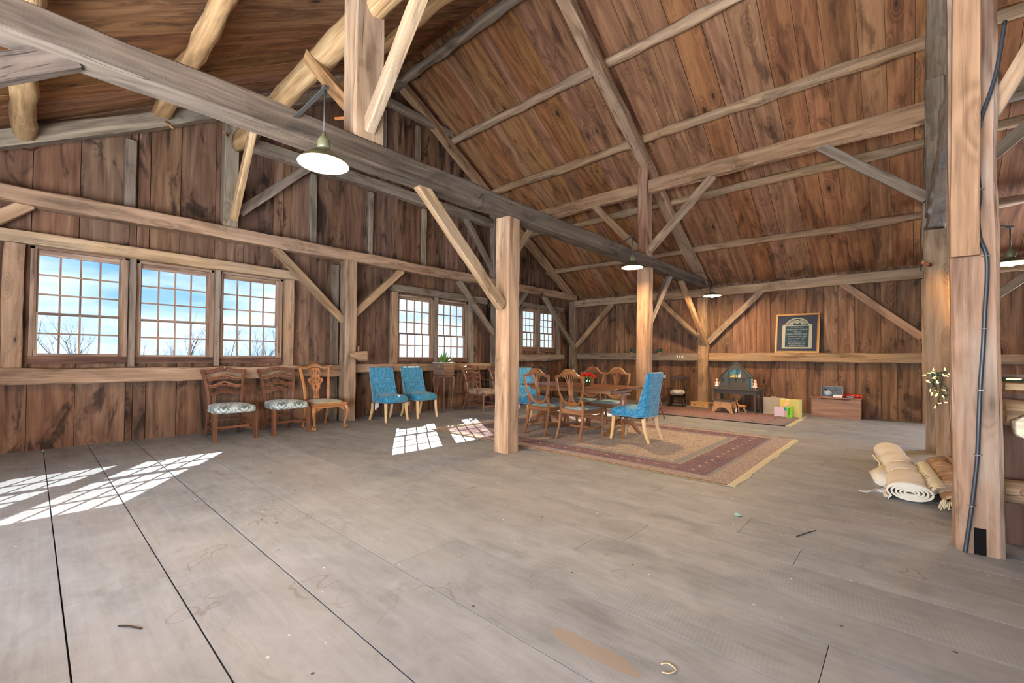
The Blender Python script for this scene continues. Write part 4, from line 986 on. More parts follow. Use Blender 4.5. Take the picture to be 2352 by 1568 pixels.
# ------------------------------------------------------------------ rugs
def rug_mat(name, hx, hy, bands, field, fieldmix, medal, worn=.16):
    """Oriental rug: bands by distance from the edge (width, ground, motif, scale); field with floral scatter."""
    T = NT(name); p = T.n('TexCoord').outputs['Object']; q = T.sep(p)
    ax, ay = T.math('ABSOLUTE', q[0]), T.math('ABSOLUTE', q[1])
    d = T.math('MINIMUM', T.math('MULTIPLY', T.math('SUBTRACT', hx, ax), .78), T.math('SUBTRACT', hy, ay))
    f1 = T.noise(p, 26, 3, .6, 1.5); f2 = T.noise(p, 9, 3, .6, 1.2); f3 = T.noise(p, 60, 2, .6)
    tuft = T.noise(p, 160, 2, .7)
    col = T.mix(T.maprange(f1, .42, .58), lin(field), lin(fieldmix))
    col = T.mix(T.math('MULTIPLY', T.maprange(f2, .55, .66), .55), col, lin(medal)); col = T.mix(T.math('MULTIPLY', T.maprange(T.noise(p, 17, 2, .5, 2), .58, .66), .5), col, lin(92, 84, 82))
    for sc_, th, cc, kk in ((38, .55, (146, 92, 72), .6), (31, .58, (98, 106, 108), .65), (52, .56, (200, 184, 158), .6), (24, .6, (84, 62, 52), .6)):
        col = T.mix(T.math('MULTIPLY', T.maprange(T.noise(T.vmath('ADD', p, (sc_ * .7, 3, 0)), sc_, 2, .5, 1.4), th, th + .05), kk), col, lin(cc))
    vo = T.n('TexVoronoi', feature='F1'); T.put(vo.inputs['Vector'], sc(T, p, 1.25, 1.7)); vo.inputs['Scale'].default_value = 1; vo.inputs['Randomness'].default_value = .35
    col = T.mix(T.math('MULTIPLY', T.maprange(vo.outputs['Distance'], .10, .13, 1, 0), .6), col, lin(70, 78, 84))
    acc = 0; lo = []
    for (w, g, mo, s) in bands: lo.append((acc, w, g, mo, s)); acc += w
    for (a, w, g, mo, s) in reversed(lo):
        nn = T.noise(T.vmath('ADD', p, (a * 9, 1, 0)), s, 2, .55, 1.8)
        c = T.mix(T.maprange(nn, .50, .56), lin(g), lin(mo))
        c = T.mix(T.math('MULTIPLY', T.maprange(T.noise(T.vmath('ADD', p, (a * 5 + 2, 7, 0)), 48, 2, .5, 2), .57, .62), .55), c, lin(176, 148, 128))
        if w > .2:
            lea = T.math('ADD', q[0], q[1]); st = T.math('PINGPONG', T.math('ADD', T.math('ADD', q[0], q[1]), 9), .21)
            mid = T.math('ABSOLUTE', T.math('SUBTRACT', d, a + w * .5))
            lf = T.math('ADD', T.math('MULTIPLY', mid, 1.6), T.math('MULTIPLY', T.math('ABSOLUTE', T.math('SUBTRACT', st, .105)), .9))
            c = T.mix(T.math('MULTIPLY', T.maprange(lf, .028, .04, 1, 0), .8), c, lin(176, 140, 116))
        col = T.mix(T.math('LESS_THAN', d, a + w), col, c)
    col = T.mix(T.math('MULTIPLY', T.maprange(f3, .35, .65), .12), col, lin(146, 128, 108))
    fade = T.maprange(T.noise(p, .9, 3), .45, .7); col = T.mix(T.math('MULTIPLY', fade, worn), col, lin(158, 136, 112))
    T.bsdf(col, .95, .08, 0, T.bump(T.math('ADD', tuft, f1), .35, .004), Sheen_Weight=.1); return T.m
M_fringe = plain('wool_fringe', (194, 182, 152), .95, .05, 0, .2, 60)
def rug(name, label, cx, cy, hx, hy, mat, rz, fr, edge=None, th=.011):
    t = thing(name, label, 'rug', (cx, cy, 0), rz); b = MB(); nx, ny = 46, 34; r = random.Random(2)
    def z(i, j): return th + .0035 * noise.noise((i * .35, j * .35, cx)) * (1 if 0 < i < nx and 0 < j < ny else 0)
    top = [[(lerp(-hx, hx, i / nx), lerp(-hy, hy, j / ny), z(i, j)) for i in range(nx + 1)] for j in range(ny + 1)]; b.grid(top)
    for row in (top[0], list(reversed(top[-1])), [q[0] for q in reversed(top)], [q[-1] for q in top]): b.grid([[(p[0], p[1], .0005) for p in row], list(row)])
    b.build('pile', mat, t)
    for s in fr:
        f = MB(); y = -hy; k = 0
        while y < hy - .02:
            w = r.uniform(.012, .022); L = .075 + .02 * noise.noise((y * 3, s, 4)) + r.uniform(-.008, .008); sk = .015 * noise.noise((y * 2, s, 9)); x0 = s * hx
            f.sweep([(x0, y, .006), (x0 + s * L * .5, y + sk * .5, .007 + r.uniform(0, .004)), (x0 + s * L, y + sk, .003)], [rect(w * 1.05, .004), rect(w, .004), rect(w * .9, .003)], smooth=False); y += w
        f.build('fringe', M_fringe, t)
    if edge:
        for s in (-1, 1): MB().box((-hx, s * hy - .012, .0005), (hx, s * hy + .008, th + .002)).build('selvedge', edge, t)
    return t
M_selv = plain('tan_selvedge', (126, 104, 76), .95, .05); M_navy = plain('navy_selvedge', (38, 36, 44), .95, .05)
M_rug1 = rug_mat('faded_rug', 2.26, 1.62, [(.17, (158, 138, 122), (118, 88, 82), 44), (.03, (120, 116, 112), (92, 92, 94), 40), (.29, (98, 36, 42), (60, 34, 44), 42), (.02, (160, 138, 112), (120, 96, 84), 40), (.075, (96, 98, 100), (122, 120, 114), 36)], (172, 154, 128), (142, 116, 94), (112, 84, 60))
rug('oriental_rug', 'large faded oriental rug with maroon border under the dining table', -3.53, 6.07, 2.26, 1.62, M_rug1, math.radians(0), (1, -1), M_selv)
M_rug2 = rug_mat('red_rug', 1.75, .93, [(.06, (92, 80, 78), (54, 46, 50), 30), (.20, (120, 96, 86), (84, 62, 62), 26), (.03, (74, 66, 68), (52, 46, 50), 30)], (128, 66, 64), (98, 48, 50), (150, 106, 96), .1)
rug('oriental_rug', 'smaller red rug along the back wall under the toys', -3.37, 10.04, 1.75, .93, M_rug2, 0, (1,), M_navy)

# ------------------------------------------------------------------ toys and boxes along the back wall
M_slate = plain('slate_paint', (74, 70, 66), .6, .25, 0, .12, 8); M_mint = plain('mint_paint', (150, 200, 196), .7, .2); M_mint2 = plain('teal_paper', (96, 138, 140), .7, .2)
def YZ(x0): return Matrix.Translation((x0, 0, 0)) @ Matrix(((0, 0, 1, 0), (1, 0, 0, 0), (0, 1, 0, 0), (0, 0, 0, 1)))
def XZ(y0): return Matrix.Translation((0, y0, 0)) @ Matrix(((1, 0, 0, 0), (0, 0, -1, 0), (0, 1, 0, 0), (0, 0, 0, 1)))
def side_table():
    t = thing('console_table', 'slate grey side table carrying the dollhouse against the back wall', 'table', (-2.90, 10.98, 0)); m = M_slate
    MB().box((-.50, -.33, .505), (.50, .36, .53)).build('table_top', m, t, bevel=.004)
    b = MB(); b.box((-.43, -.27, .41), (.43, -.25, .505)); b.box((-.43, .27, .41), (.43, .29, .505))
    for s in (-1, 1): b.box((s * .43 - .01, -.27, .41), (s * .43 + .01, .29, .505))
    b.build('apron', m, t)
    for sx in (-1, 1):
        for y in (-.25, .27): MB().bar([(sx * .42, y, .505), (sx * .42, y, 0)], [.055, .045], [.055, .045], up=(0, 1, 0)).build('leg', m, t)
side_table()
def dollhouse():
    t = thing('dollhouse', 'slate grey dollhouse with pale turquoise rooms on the side table', 'dollhouse', (-2.91, 10.95, .531)); m = M_slate
    hw, eave, top = .31, .26, .595; dep = .27
    R = lambda x0, z0, x1, z1: [(x0, z0), (x1, z0), (x1, z1), (x0, z1)]
    outline = [(-hw, 0), (hw, 0), (hw, eave), (0, top), (-hw, eave)]
    holes = []
    for wx in (-.235, .215):
        for i in range(2):
            for j in range(2): holes.append(R(wx + (i - .5) * .052 - .02, .155 + j * .042, wx + (i - .5) * .052 + .02, .155 + j * .042 + .03))
    for dx in (-.05, .035): holes += [R(dx - .022, .15 + j * .04, dx + .018, .15 + j * .04 + .026) for j in range(2)]
    holes.append(R(-.135, .04, -.10, .225))
    holes.append([(-.15, .255), (.14, .255), (.14, .37), (.08, .44), (-.04, .44), (-.15, .36)])
    MB().prism(outline, .014, XZ(-.16), holes).build('front_wall', m, t)
    b = MB(); b.box((-.09, -.175, .01), (.09, -.166, .012)); b.box((-.095, -.176, .0), (-.088, -.166, .24)); b.box((.08, -.176, .0), (.087, -.166, .24)); b.box((-.006, -.176, 0), (.002, -.166, .24)); b.box((-.31, -.178, .238), (.31, -.166, .252)); b.build('door_trim', m, t)
    b = MB(); b.prism(outline, .008, XZ(.10)); b.box((-hw, -.15, .0), (-hw + .008, .10, eave)); b.box((hw - .008, -.03, 0), (hw, .10, eave)); b.box((-hw, -.15, .245), (hw, .10, .253)); b.box((-.03, -.15, .0), (-.024, .10, .25)); b.build('room_walls', M_mint, t)
    MB().box((-.04, .085, .26), (.035, .096, .47)).build('wallpaper', M_mint2, t)
    MB().box((-hw - .01, -.17, -.001), (hw + .01, .11, .008)).build('house_floor', m, t)
    L = math.hypot(hw + .03, (top - eave) * (hw + .03) / hw); a = math.atan2(top - eave, hw)
    for s in (-1, 1):
        out = [(0, -.19), (L, -.19), (L, .13), (0, .13)]; hol = [[(L * .28, -.10), (L * .92, -.10), (L * .92, .04), (L * .28, .04)]] if s > 0 else []
        Mr = Matrix.Translation((0, 0, top + .012)) @ (Matrix.Rotation(a, 4, 'Y') if s > 0 else (Matrix.Scale(-1, 4, (1, 0, 0)) @ Matrix.Rotation(a, 4, 'Y')))
        MB().prism(out, .012, Mr, hol).build('roof_panel', m, t)
    b = MB(); b.box((-.10, -.13, .256), (.0, -.02, .28)); b.blob((-.04, -.09, .30), (.045, .03, .022), 10, 6); b.build('toy_bed', M_straw, t)
    b = MB(); b.box((.06, -.12, .256), (.11, -.08, .30)); b.box((.06, -.085, .30), (.11, -.08, .335)); b.box((.02, -.12, .256), (.035, -.09, .315)); b.build('toy_furniture', M_cream, t)
M_straw = plain('straw', (196, 164, 84), .8, .1); M_cream = plain('cream_paint', (222, 204, 178), .7, .2); M_skin = plain('doll_skin', (224, 178, 152), .6, .3); M_blond = plain('blond_hair', (206, 164, 92), .6, .3, 0, .2, 60)
M_pink = plain('pale_pink_cloth', (214, 182, 174), .85, .1, 0, .12, 30); M_white = plain('white_cloth', (228, 226, 228), .85, .1, 0, .06, 30)
dollhouse()
def doll(label, loc, rz, dress, sitting=False):
    t = thing('doll', label, 'doll', loc, rz); b = MB()
    b.blob((0, 0, .185), (.026, .024, .030), 14, 10); b.rod([(0, 0, .165), (0, 0, .14)], .010, 8); b.blob((.025, 0, .183), (.004, .004, .004), 6, 4)
    b.blob((0, 0, .115), (.022, .03, .04), 12, 8)
    for s in (-1, 1):
        b.rod([(0, s * .03, .14), (.012, s * .045, .115), (.03, s * .04, .095)], [.009, .008, .006], 6); b.blob((.033, s * .039, .092), (.007, .006, .006), 6, 4)
        b.rod([(0, s * .014, .085), (.012, s * .016, .045), (.006, s * .018, .008)], [.012, .010, .008], 6); b.blob((.014, s * .018, .008), (.016, .009, .008), 8, 5)
    b.build('body', M_skin, t)
    MB().lathe([(.018, .145), (.026, .13), (.024, .10), (.045, .06), (.052, .045)], n=14, caps=False).build('dress', dress, t)
    h = MB().blob((-.006, 0, .193), (.028, .028, .028), 12, 8); h.blob((-.016, .02, .17), (.014, .012, .03), 8, 6); h.blob((-.016, -.02, .17), (.014, .012, .03), 8, 6); h.build('hair', M_blond, t)
    return t
doll('fair-haired doll in a white dress left of the dollhouse', (-3.28, 10.76, .531), math.radians(-70), M_white)
doll('fair-haired doll in a pale pink dress right of the dollhouse', (-2.50, 10.80, .531), math.radians(-100), M_pink)
M_birch = wood('plywood', (158, 112, 66), (190, 142, 90), (212, 170, 120), knots=0, vary=.05, rough=.5, ring=8, stain=.05, bump=.04)
def stool():
    t = thing('step_stool', 'little plywood stool with grey top on the red rug', 'stool', (-3.03, 10.46, .012), math.radians(-3))
    MB().box((-.22, -.17, .245), (.17, .20, .262)).build('stool_top', M_slate, t, bevel=.004)
    arch = [(-.225, 0), (-.17, .245), (.17, .245), (.225, 0), (.165, 0), (.13, .06), (.07, .105), (0, .12), (-.07, .105), (-.13, .06), (-.165, 0)]
    for y in (-.15, .16): MB().prism(arch, .016, XZ(y)).build('side_panel', M_birch, t)
    a2 = [(-.19, 0), (-.15, .245), (.15, .245), (.19, 0), (.14, 0), (.10, .09), (0, .13), (-.10, .09), (-.14, 0)]
    for s in (-1, 1): MB().prism(a2, .016, Matrix.Rotation(0, 4, 'Z') @ YZ(0) if False else Matrix.Translation((s * .185, 0, 0)) @ Matrix.Rotation(s * math.radians(-12), 4, 'Y') @ YZ(0)).build('end_panel', M_birch, t)
stool()
def deer():
    t = thing('toy_fawn', 'small spotted toy fawn beside the plywood stool', 'toy', (-2.72, 10.62, .012), math.radians(170)); b = MB()
    b.rod(spline([(-.085, 0, .145), (-.05, 0, .15), (.02, 0, .145), (.07, 0, .155)], 4), [.016, .028, .032, .032, .031, .029, .028, .03, .032, .033, .032, .029, .024], 10)
    b.rod(spline([(.065, 0, .16), (.095, 0, .20), (.105, 0, .235)], 4), [.024, .021, .018, .016, .015, .015, .014, .014, .014], 8)
    b.blob((.118, 0, .245), (.026, .017, .018), 10, 8); b.rod([(.13, 0, .243), (.157, 0, .232)], [.013, .007], 8)
    for s in (-1, 1):
        b.rod([(.108, s * .012, .258), (.092, s * .034, .275)], [.007, .003], 5)
        b.rod(spline([(.06, s * .016, .14), (.066, s * .018, .08), (.060, s * .018, .04), (.066, s * .018, 0)], 3), [.013, .011, .009, .007, .006, .006, .006, .006, .005, .006], 6)
        b.rod(spline([(-.07, s * .018, .14), (-.055, s * .02, .085), (-.088, s * .02, .05), (-.080, s * .02, 0)], 3), [.018, .014, .011, .008, .007, .006, .006, .006, .005, .006], 6)
    b.rod([(-.085, 0, .15), (-.105, 0, .16)], [.009, .003], 5)
    b.build('body', M_fawn, t)
def fawn_mat():
    T = NT('fawn_coat'); p = T.n('TexCoord').outputs['Object']; vo = T.n('TexVoronoi', feature='F1'); T.put(vo.inputs['Vector'], p); vo.inputs['Scale'].default_value = 55
    z = T.sep(p)[2]; col = T.mix(T.maprange(z, .09, .13), lin(212, 186, 146), lin(172, 122, 72)); col = T.mix(T.math('MULTIPLY', T.maprange(vo.outputs['Distance'], .2, .28, 1, 0), T.maprange(z, .13, .15)), col, lin(236, 224, 200)); T.bsdf(col, .8, .1); return T.m
M_fawn = fawn_mat(); deer()
fig = thing('panda_toy', 'tiny black and white toy in front of the fawn', 'toy', (-2.80, 10.50, .012), math.radians(-90)); b = MB(); b.blob((0, 0, .03), (.022, .025, .03), 10, 8); b.blob((.004, 0, .072), (.02, .022, .02), 10, 8); b.build('body', M_white, fig)
b = MB()
for s in (-1, 1): b.blob((0, s * .017, .09), (.006, .007, .007), 6, 5); b.blob((.012, s * .024, .045), (.01, .008, .016), 6, 5); b.blob((.022, s * .016, .01), (.012, .009, .01), 6, 5)
b.build('limbs', M_under, fig)
M_card = plain('kraft_board', (186, 146, 104), .8, .1, 0, .06, 10); M_cardg = plain('grey_board', (158, 148, 134), .75, .15, 0, .05, 6)
tag(MB().box((-.215, -.055, 0), (.215, .055, .125), g=0).box((-.215, .055, .105), (.30, .17, .125), g=0).build('wooden_block', M_birch, None, (-3.84, 11.27, 0), math.radians(-4), bevel=.003), 'pale plank block with two nail holes at the foot of the back-wall post', 'block')
nb = [o for o in COL.objects if o.name.startswith('wooden_block')][-1]
MB().rod([(-.11, -.0535, .055), (-.11, -.0565, .055)], .012, 8).rod([(.10, -.0535, .045), (.10, -.0565, .045)], .012, 8).build('nail_hole', M_under, nb)
def boxes():
    t = thing('folder_box', 'tall grey archive case standing on the red rug', 'box', (-2.14, 10.86, .012), math.radians(-6))
    MB().box((-.20, -.05, 0), (.20, .05, .365)).build('case', M_cardg, t, bevel=.008); MB().bar([(-.05, 0, .365), (-.045, 0, .385), (.045, 0, .385), (.05, 0, .365)], .02, .014).build('handle', M_cardg, t)
    t = thing('gift_box', 'yellow box with a baby picture panel standing right of the grey case', 'box', (-1.80, 10.69, .012), math.radians(-14))
    MB().box((-.19, -.055, 0), (.19, .055, .365)).build('carton', M_yell, t, bevel=.004)
    MB().box((-.19, -.0565, .13), (.0, -.0555, .345)).build('picture_panel', M_yell2, t)
    b = MB(); b.blob((-.09, -.057, .24), (.035, .002, .03), 12, 6); b.blob((-.04, -.057, .27), (.03, .002, .045), 12, 6); b.build('baby_print', M_skin, t)
    b = MB(); b.box((-.17, -.06, .345), (-.11, .0, .368)); b.box((-.075, -.06, .335), (-.01, .0, .362)); b.build('torn_flap', M_cream, t)
    t = thing('square_box', 'square lavender box leaning in front of the grey case', 'box', (-1.98, 10.55, .012), math.radians(-4)); MB().box((-.095, -.02, 0), (.095, .02, .20)).build('carton', M_lav, t, bevel=.004)
    t = thing('toy_pack', 'narrow bright green toy packet in front of the yellow box', 'box', (-1.785, 10.47, .012), math.radians(-8)); MB().box((-.045, -.03, 0), (.045, .03, .225)).build('carton', M_lime, t, bevel=.003)
    b = MB(); b.box((-.028, -.0315, .05), (.012, -.0305, .18)); b.build('window_panel', M_lime2, t); b = MB(); b.blob((0, -.031, .19), (.012, .002, .008), 8, 5); b.blob((-.005, -.031, .03), (.01, .002, .007), 8, 5); b.build('print_dot', M_under, t)
    t = thing('doll_pack', 'slim packet with a teal-haired toy between the lavender and green boxes', 'box', (-1.865, 10.545, .012), math.radians(-6)); MB().box((-.035, -.015, 0), (.035, .015, .20)).build('carton', M_pinkb, t)
    MB().blob((0, -.018, .165), (.032, .012, .035), 12, 8).build('teal_hair', M_tealp, t)
M_yell = plain('yellow_card', (190, 180, 112), .7, .15, 0, .04, 5); M_yell2 = plain('yellow_print', (206, 184, 92), .6, .2, 0, .1, 8); M_lav = plain('lavender_card', (204, 184, 200), .7, .15, 0, .06, 60); M_lime = plain('lime_card', (124, 196, 58), .6, .25); M_lime2 = plain('lime_print', (72, 150, 10), .6, .25)
M_pinkb = plain('pink_card', (214, 150, 176), .6, .25, 0, .2, 40); M_tealp = plain('teal_plastic', (22, 128, 150), .4, .4, 0, .3, 60)
boxes()
M_chest = wood('chest_wood', (110, 64, 30), (150, 96, 50), (180, 126, 74), knots=.1, vary=.04, rough=.45, spec=.35, ring=6, stain=.1, bump=.06)
def chest():
    t = thing('toy_chest', 'plain brown wooden toy chest against the back wall below the picture', 'chest', (-1.10, 11.42, 0)); hw = .41
    out = [(-hw, 0), (hw, 0), (hw, .40), (.26, .40), (.22, .378), (-.22, .378), (-.26, .40), (-hw, .40)]
    MB().prism(out, .018, XZ(-.21), (), 0).build('front_panel', M_chest, t)
    b = MB(); b.box((-hw, -.20, 0), (-hw + .018, .2, .40), g=1); b.box((hw - .018, -.20, 0), (hw, .2, .40), g=1); b.box((-hw, .185, 0), (hw, .2, .40), g=0); b.box((-hw, -.2, 0), (hw, .2, .02), g=0); b.build('carcass', M_chest, t)
    MB().box((-hw - .02, -.24, .40), (hw + .02, .21, .425), g=0).build('lid', M_chest, t, bevel=.005)
chest()
def on_chest():
    t = thing('display_box', 'clear-fronted grey box with a doll in white on the toy chest', 'box', (-1.17, 11.40, .4255), math.radians(2)); w, d, h = .185, .075, .22
    b = MB(); b.box((-w, d - .006, 0), (w, d, h)); b.box((-w, -d, 0), (w, d, .008)); b.box((-w, -d, h - .008), (w, d, h)); b.box((-w, -d, 0), (-w + .006, d, h)); b.box((w - .006, -d, 0), (w, d, h)); b.build('carton', M_greycard, t)
    MB().box((-w + .006, -d - .001, .008), (w - .006, -d, h - .008)).build('clear_window', M_glass, t)
    b = MB(); b.blob((-.07, 0, .075), (.075, .05, .06), 16, 10, 1, lambda p, q: V(p) * (1 + .15 * noise.noise(V(p) * 40))); b.blob((-.12, -.01, .125), (.03, .03, .028), 10, 8); b.build('doll_dress', M_white, t)
    MB().blob((-.115, -.02, .14), (.034, .03, .022), 10, 8).build('doll_hair', M_brownhair, t); MB().rod([(-.02, -.02, .1), (.05, -.03, .15), (.07, -.03, .12)], .008, 6).build('ribbon', M_mauve, t)
    tag(MB().box((-.075, -.03, 0), (.075, .03, .05)).build('small_box', M_white, None, (-1.065, 11.285, .4255), math.radians(-2), bevel=.003), 'low white box in front of the display box on the chest', 'box')
    r_ = MB().rod([(-.17, 0, 0), (.17, 0, 0)], .035, 16).build('wrapping_roll', M_wrap, None, (-.845, 11.44, .461), math.radians(-5)); tag(r_, 'short roll of red festive wrapping paper on the chest', 'roll')
    t = thing('paper_pack', 'small blue and white packet in front of the red roll', 'packet', (-.86, 11.31, .4255), math.radians(-6)); MB().box((-.06, -.03, 0), (.06, .03, .035)).build('carton', M_bluepk, t, bevel=.004); MB().box((-.05, -.031, .012), (.05, -.0302, .026)).build('label_band', M_white, t)
    tag(MB().bar([(-.05, 0, .004), (.045, 0, .018)], .05, .006, up=(0, 0, 1)).build('dark_card', M_navy, None, (-.955, 11.29, .4255), 0), 'dark flat card propped between the packet and the white box', 'card')
M_greycard = plain('silver_card', (150, 144, 138), .5, .3, 0, .08, 12); M_brownhair = plain('brown_hair', (104, 76, 54), .6, .2, 0, .2, 60); M_mauve = plain('mauve_ribbon', (150, 84, 100), .6, .2); M_bluepk = plain('blue_packet', (54, 88, 120), .5, .3, 0, .5, 40)
def wrap_mat():
    T = NT('wrapping_paper'); p = T.n('TexCoord').outputs['Object']; vo = T.n('TexVoronoi', feature='F1'); T.put(vo.inputs['Vector'], p); vo.inputs['Scale'].default_value = 42
    c = T.mix(T.maprange(vo.outputs['Distance'], .3, .4, 1, 0), lin(196, 34, 22), T.ramp(T.sep(vo.outputs['Color'])[0], [(0, lin(240, 232, 220)), (.4, lin(232, 130, 60)), (.75, lin(150, 20, 30)), (1, lin(228, 90, 40))])); T.bsdf(c, .35, .5); return T.m
M_wrap = wrap_mat(); on_chest()

# ------------------------------------------------------------------ framed gravestone rubbing, figurines, chalk
M_gold = wood('gilt', (130, 84, 26), (190, 134, 52), (226, 178, 98), knots=0, vary=.02, rough=.35, spec=.6, ring=3, stain=.2, bump=.05)
M_mat = plain('slate_blue_mount', (66, 64, 76), .6, .25); M_rub = plain('rubbing_cream', (206, 188, 160), .75, .1, 0, .25, 90); M_ink = plain('rubbing_blue', (62, 80, 94), .75, .1, 0, .35, 60)
def text(name, s, size, mat, parent, loc, rot, label=None, sx=1.0, align='CENTER', ext=.0004):
    c = bpy.data.curves.new(name, 'FONT'); c.body = s; c.size = size; c.align_x = align; c.align_y = 'CENTER'; c.extrude = ext; c.space_line = .9; c.resolution_u = 2; c.materials.append(mat)
    o = bpy.data.objects.new(name, c); COL.objects.link(o); o.parent = parent; o.location = loc; o.rotation_euler = rot; o.scale = (sx, 1, 1)
    if label: o['label'] = label
    return o
def picture():
    t = thing('framed_picture', 'gilt-framed gravestone rubbing leaning on the back-wall rail', 'picture', (-1.83, 11.50, 1.352)); t.rotation_euler = (math.radians(-9), math.radians(.6), 0); w, h = .42, .90
    f = MB()
    for z in (.0225, h - .0225): f.bar([(-w, 0, z), (w, 0, z)], .03, .045, up=(0, 0, 1)); f.bar([(-w + .02, -.012, z), (w - .02, -.012, z)], .012, .018, up=(0, 0, 1))
    for s in (-1, 1): f.bar([(s * (w - .0225), 0, 0), (s * (w - .0225), 0, h)], .045, .03, up=(0, 1, 0)); f.bar([(s * (w - .0225), -.012, .02), (s * (w - .0225), -.012, h - .02)], .018, .012, up=(0, 1, 0))
    f.build('gilt_frame', M_gold, t)
    MB().box((-w + .02, -.002, .02), (w - .02, .008, h - .02)).build('mount', M_mat, t)
    def stone(i, z0): return [(-.285 + i, z0 + i), (.285 - i, z0 + i), (.285 - i, .62 - i * .6), (.265 - i, .655 - i), (.225, .655 - i)] + [((.235 - i) * math.cos(a), .60 + (.205 - i) * math.sin(a)) for a in [PI * k / 18 for k in range(3, 16)]] + [(-.225, .655 - i), (-.265 + i, .655 - i), (-.285 + i, .62 - i * .6)]
    MB().prism(stone(0, .10), .002, XZ(-.004)).build('rubbing', M_rub, t)
    b = MB().prism([(-.225, .135), (.225, .135), (.225, .615), (-.225, .615)], .001, XZ(-.0058)); b.prism([(.205 * math.cos(a), .632 + .15 * math.sin(a)) for a in [PI * k / 18 for k in range(0, 19)]], .0008, XZ(-.0056)); b.build('inked_panel', M_ink, t)
    b = MB()
    for a in [PI * k / 26 for k in range(1, 26)]:
        if abs(a - PI / 2) > .28: b.bar([(.085 * math.cos(a), -.0068, .64 + .06 * math.sin(a)), (.195 * math.cos(a), -.0068, .638 + .142 * math.sin(a))], .008, .001, up=(0, 1, 0))
    b.blob((0, -.0066, .715), (.04, .001, .045), 14, 8); b.build('winged_head', M_rub, t)
    b = MB(); b.blob((-.015, -.0078, .722), (.009, .0008, .009), 8, 5); b.blob((.015, -.0078, .722), (.009, .0008, .009), 8, 5); b.bar([(-.014, -.0078, .695), (.014, -.0078, .695)], .004, .0008, up=(0, 1, 0)); b.build('face', M_ink, t)
    L = ['In Memory of', 'Mrs ELIZABETH GERRISH', 'Wife of', 'JOSEPH GERRISH ESQr', 'of Newbury who died', 'Jany the 28th 1757', 'in the 54th year of her', 'Age and likewise one', 'still Child of Death']
    for k, s in enumerate(L): text('inscription', s, .043, M_rub, t, (0, -.0072, .585 - k * .052), (PI / 2, 0, 0), None, min(1.0, .42 / (.0235 * len(s))) if len(s) > 12 else 1)
    MB().box((-w + .03, -.0165, .03), (w - .03, -.0155, h - .03)).build('picture_glass', M_glass, t)
picture()
M_green = NT('green_glaze'); M_green.bsdf(lin(34, 70, 56), .25, .6); M_green = M_green.m; M_amber = plain('amber_glaze', (186, 140, 70), .35, .5)
def bird(label, loc, rz):
    t = thing('ceramic_figurine', label, 'figurine', loc, rz); b = MB(); b.blob((0, 0, .06), (.065, .045, .05), 14, 10); b.rod([(-.05, 0, .07), (-.10, 0, .05)], [.025, .01], 8); b.build('body', M_green, t)
    b = MB(); b.blob((.055, 0, .115), (.032, .028, .03), 12, 8); b.rod([(.08, 0, .11), (.10, 0, .105)], [.008, .002], 6); b.build('head', M_green, t); b = MB(); b.blob((.01, -.035, .07), (.04, .014, .03), 10, 6); b.blob((.01, .035, .07), (.04, .014, .03), 10, 6); b.build('wing', M_green, t)
    MB().lathe([(.05, 0), (.045, .012), (.03, .02)], n=14).build('base', M_amber, t)
bird('small green glazed figurine on the back-wall rail left of the post', (-5.83, 11.55, 1.353), math.radians(160)); bird('green figurine just peeping out right of the post on the same rail', (-5.02, 11.55, 1.353), math.radians(20))
M_chalk = plain('chalk', (232, 228, 220), .95, .05)
rail_dark = [o for o in COL.objects if o.name.startswith('wall_rail') and 'figurine' in o['label']][0]
text('chalk_mark', '31K', .115, M_chalk, rail_dark, (-4.42, 11.478, 1.25), (PI / 2, 0, 0), 'white chalked characters', 1.25)
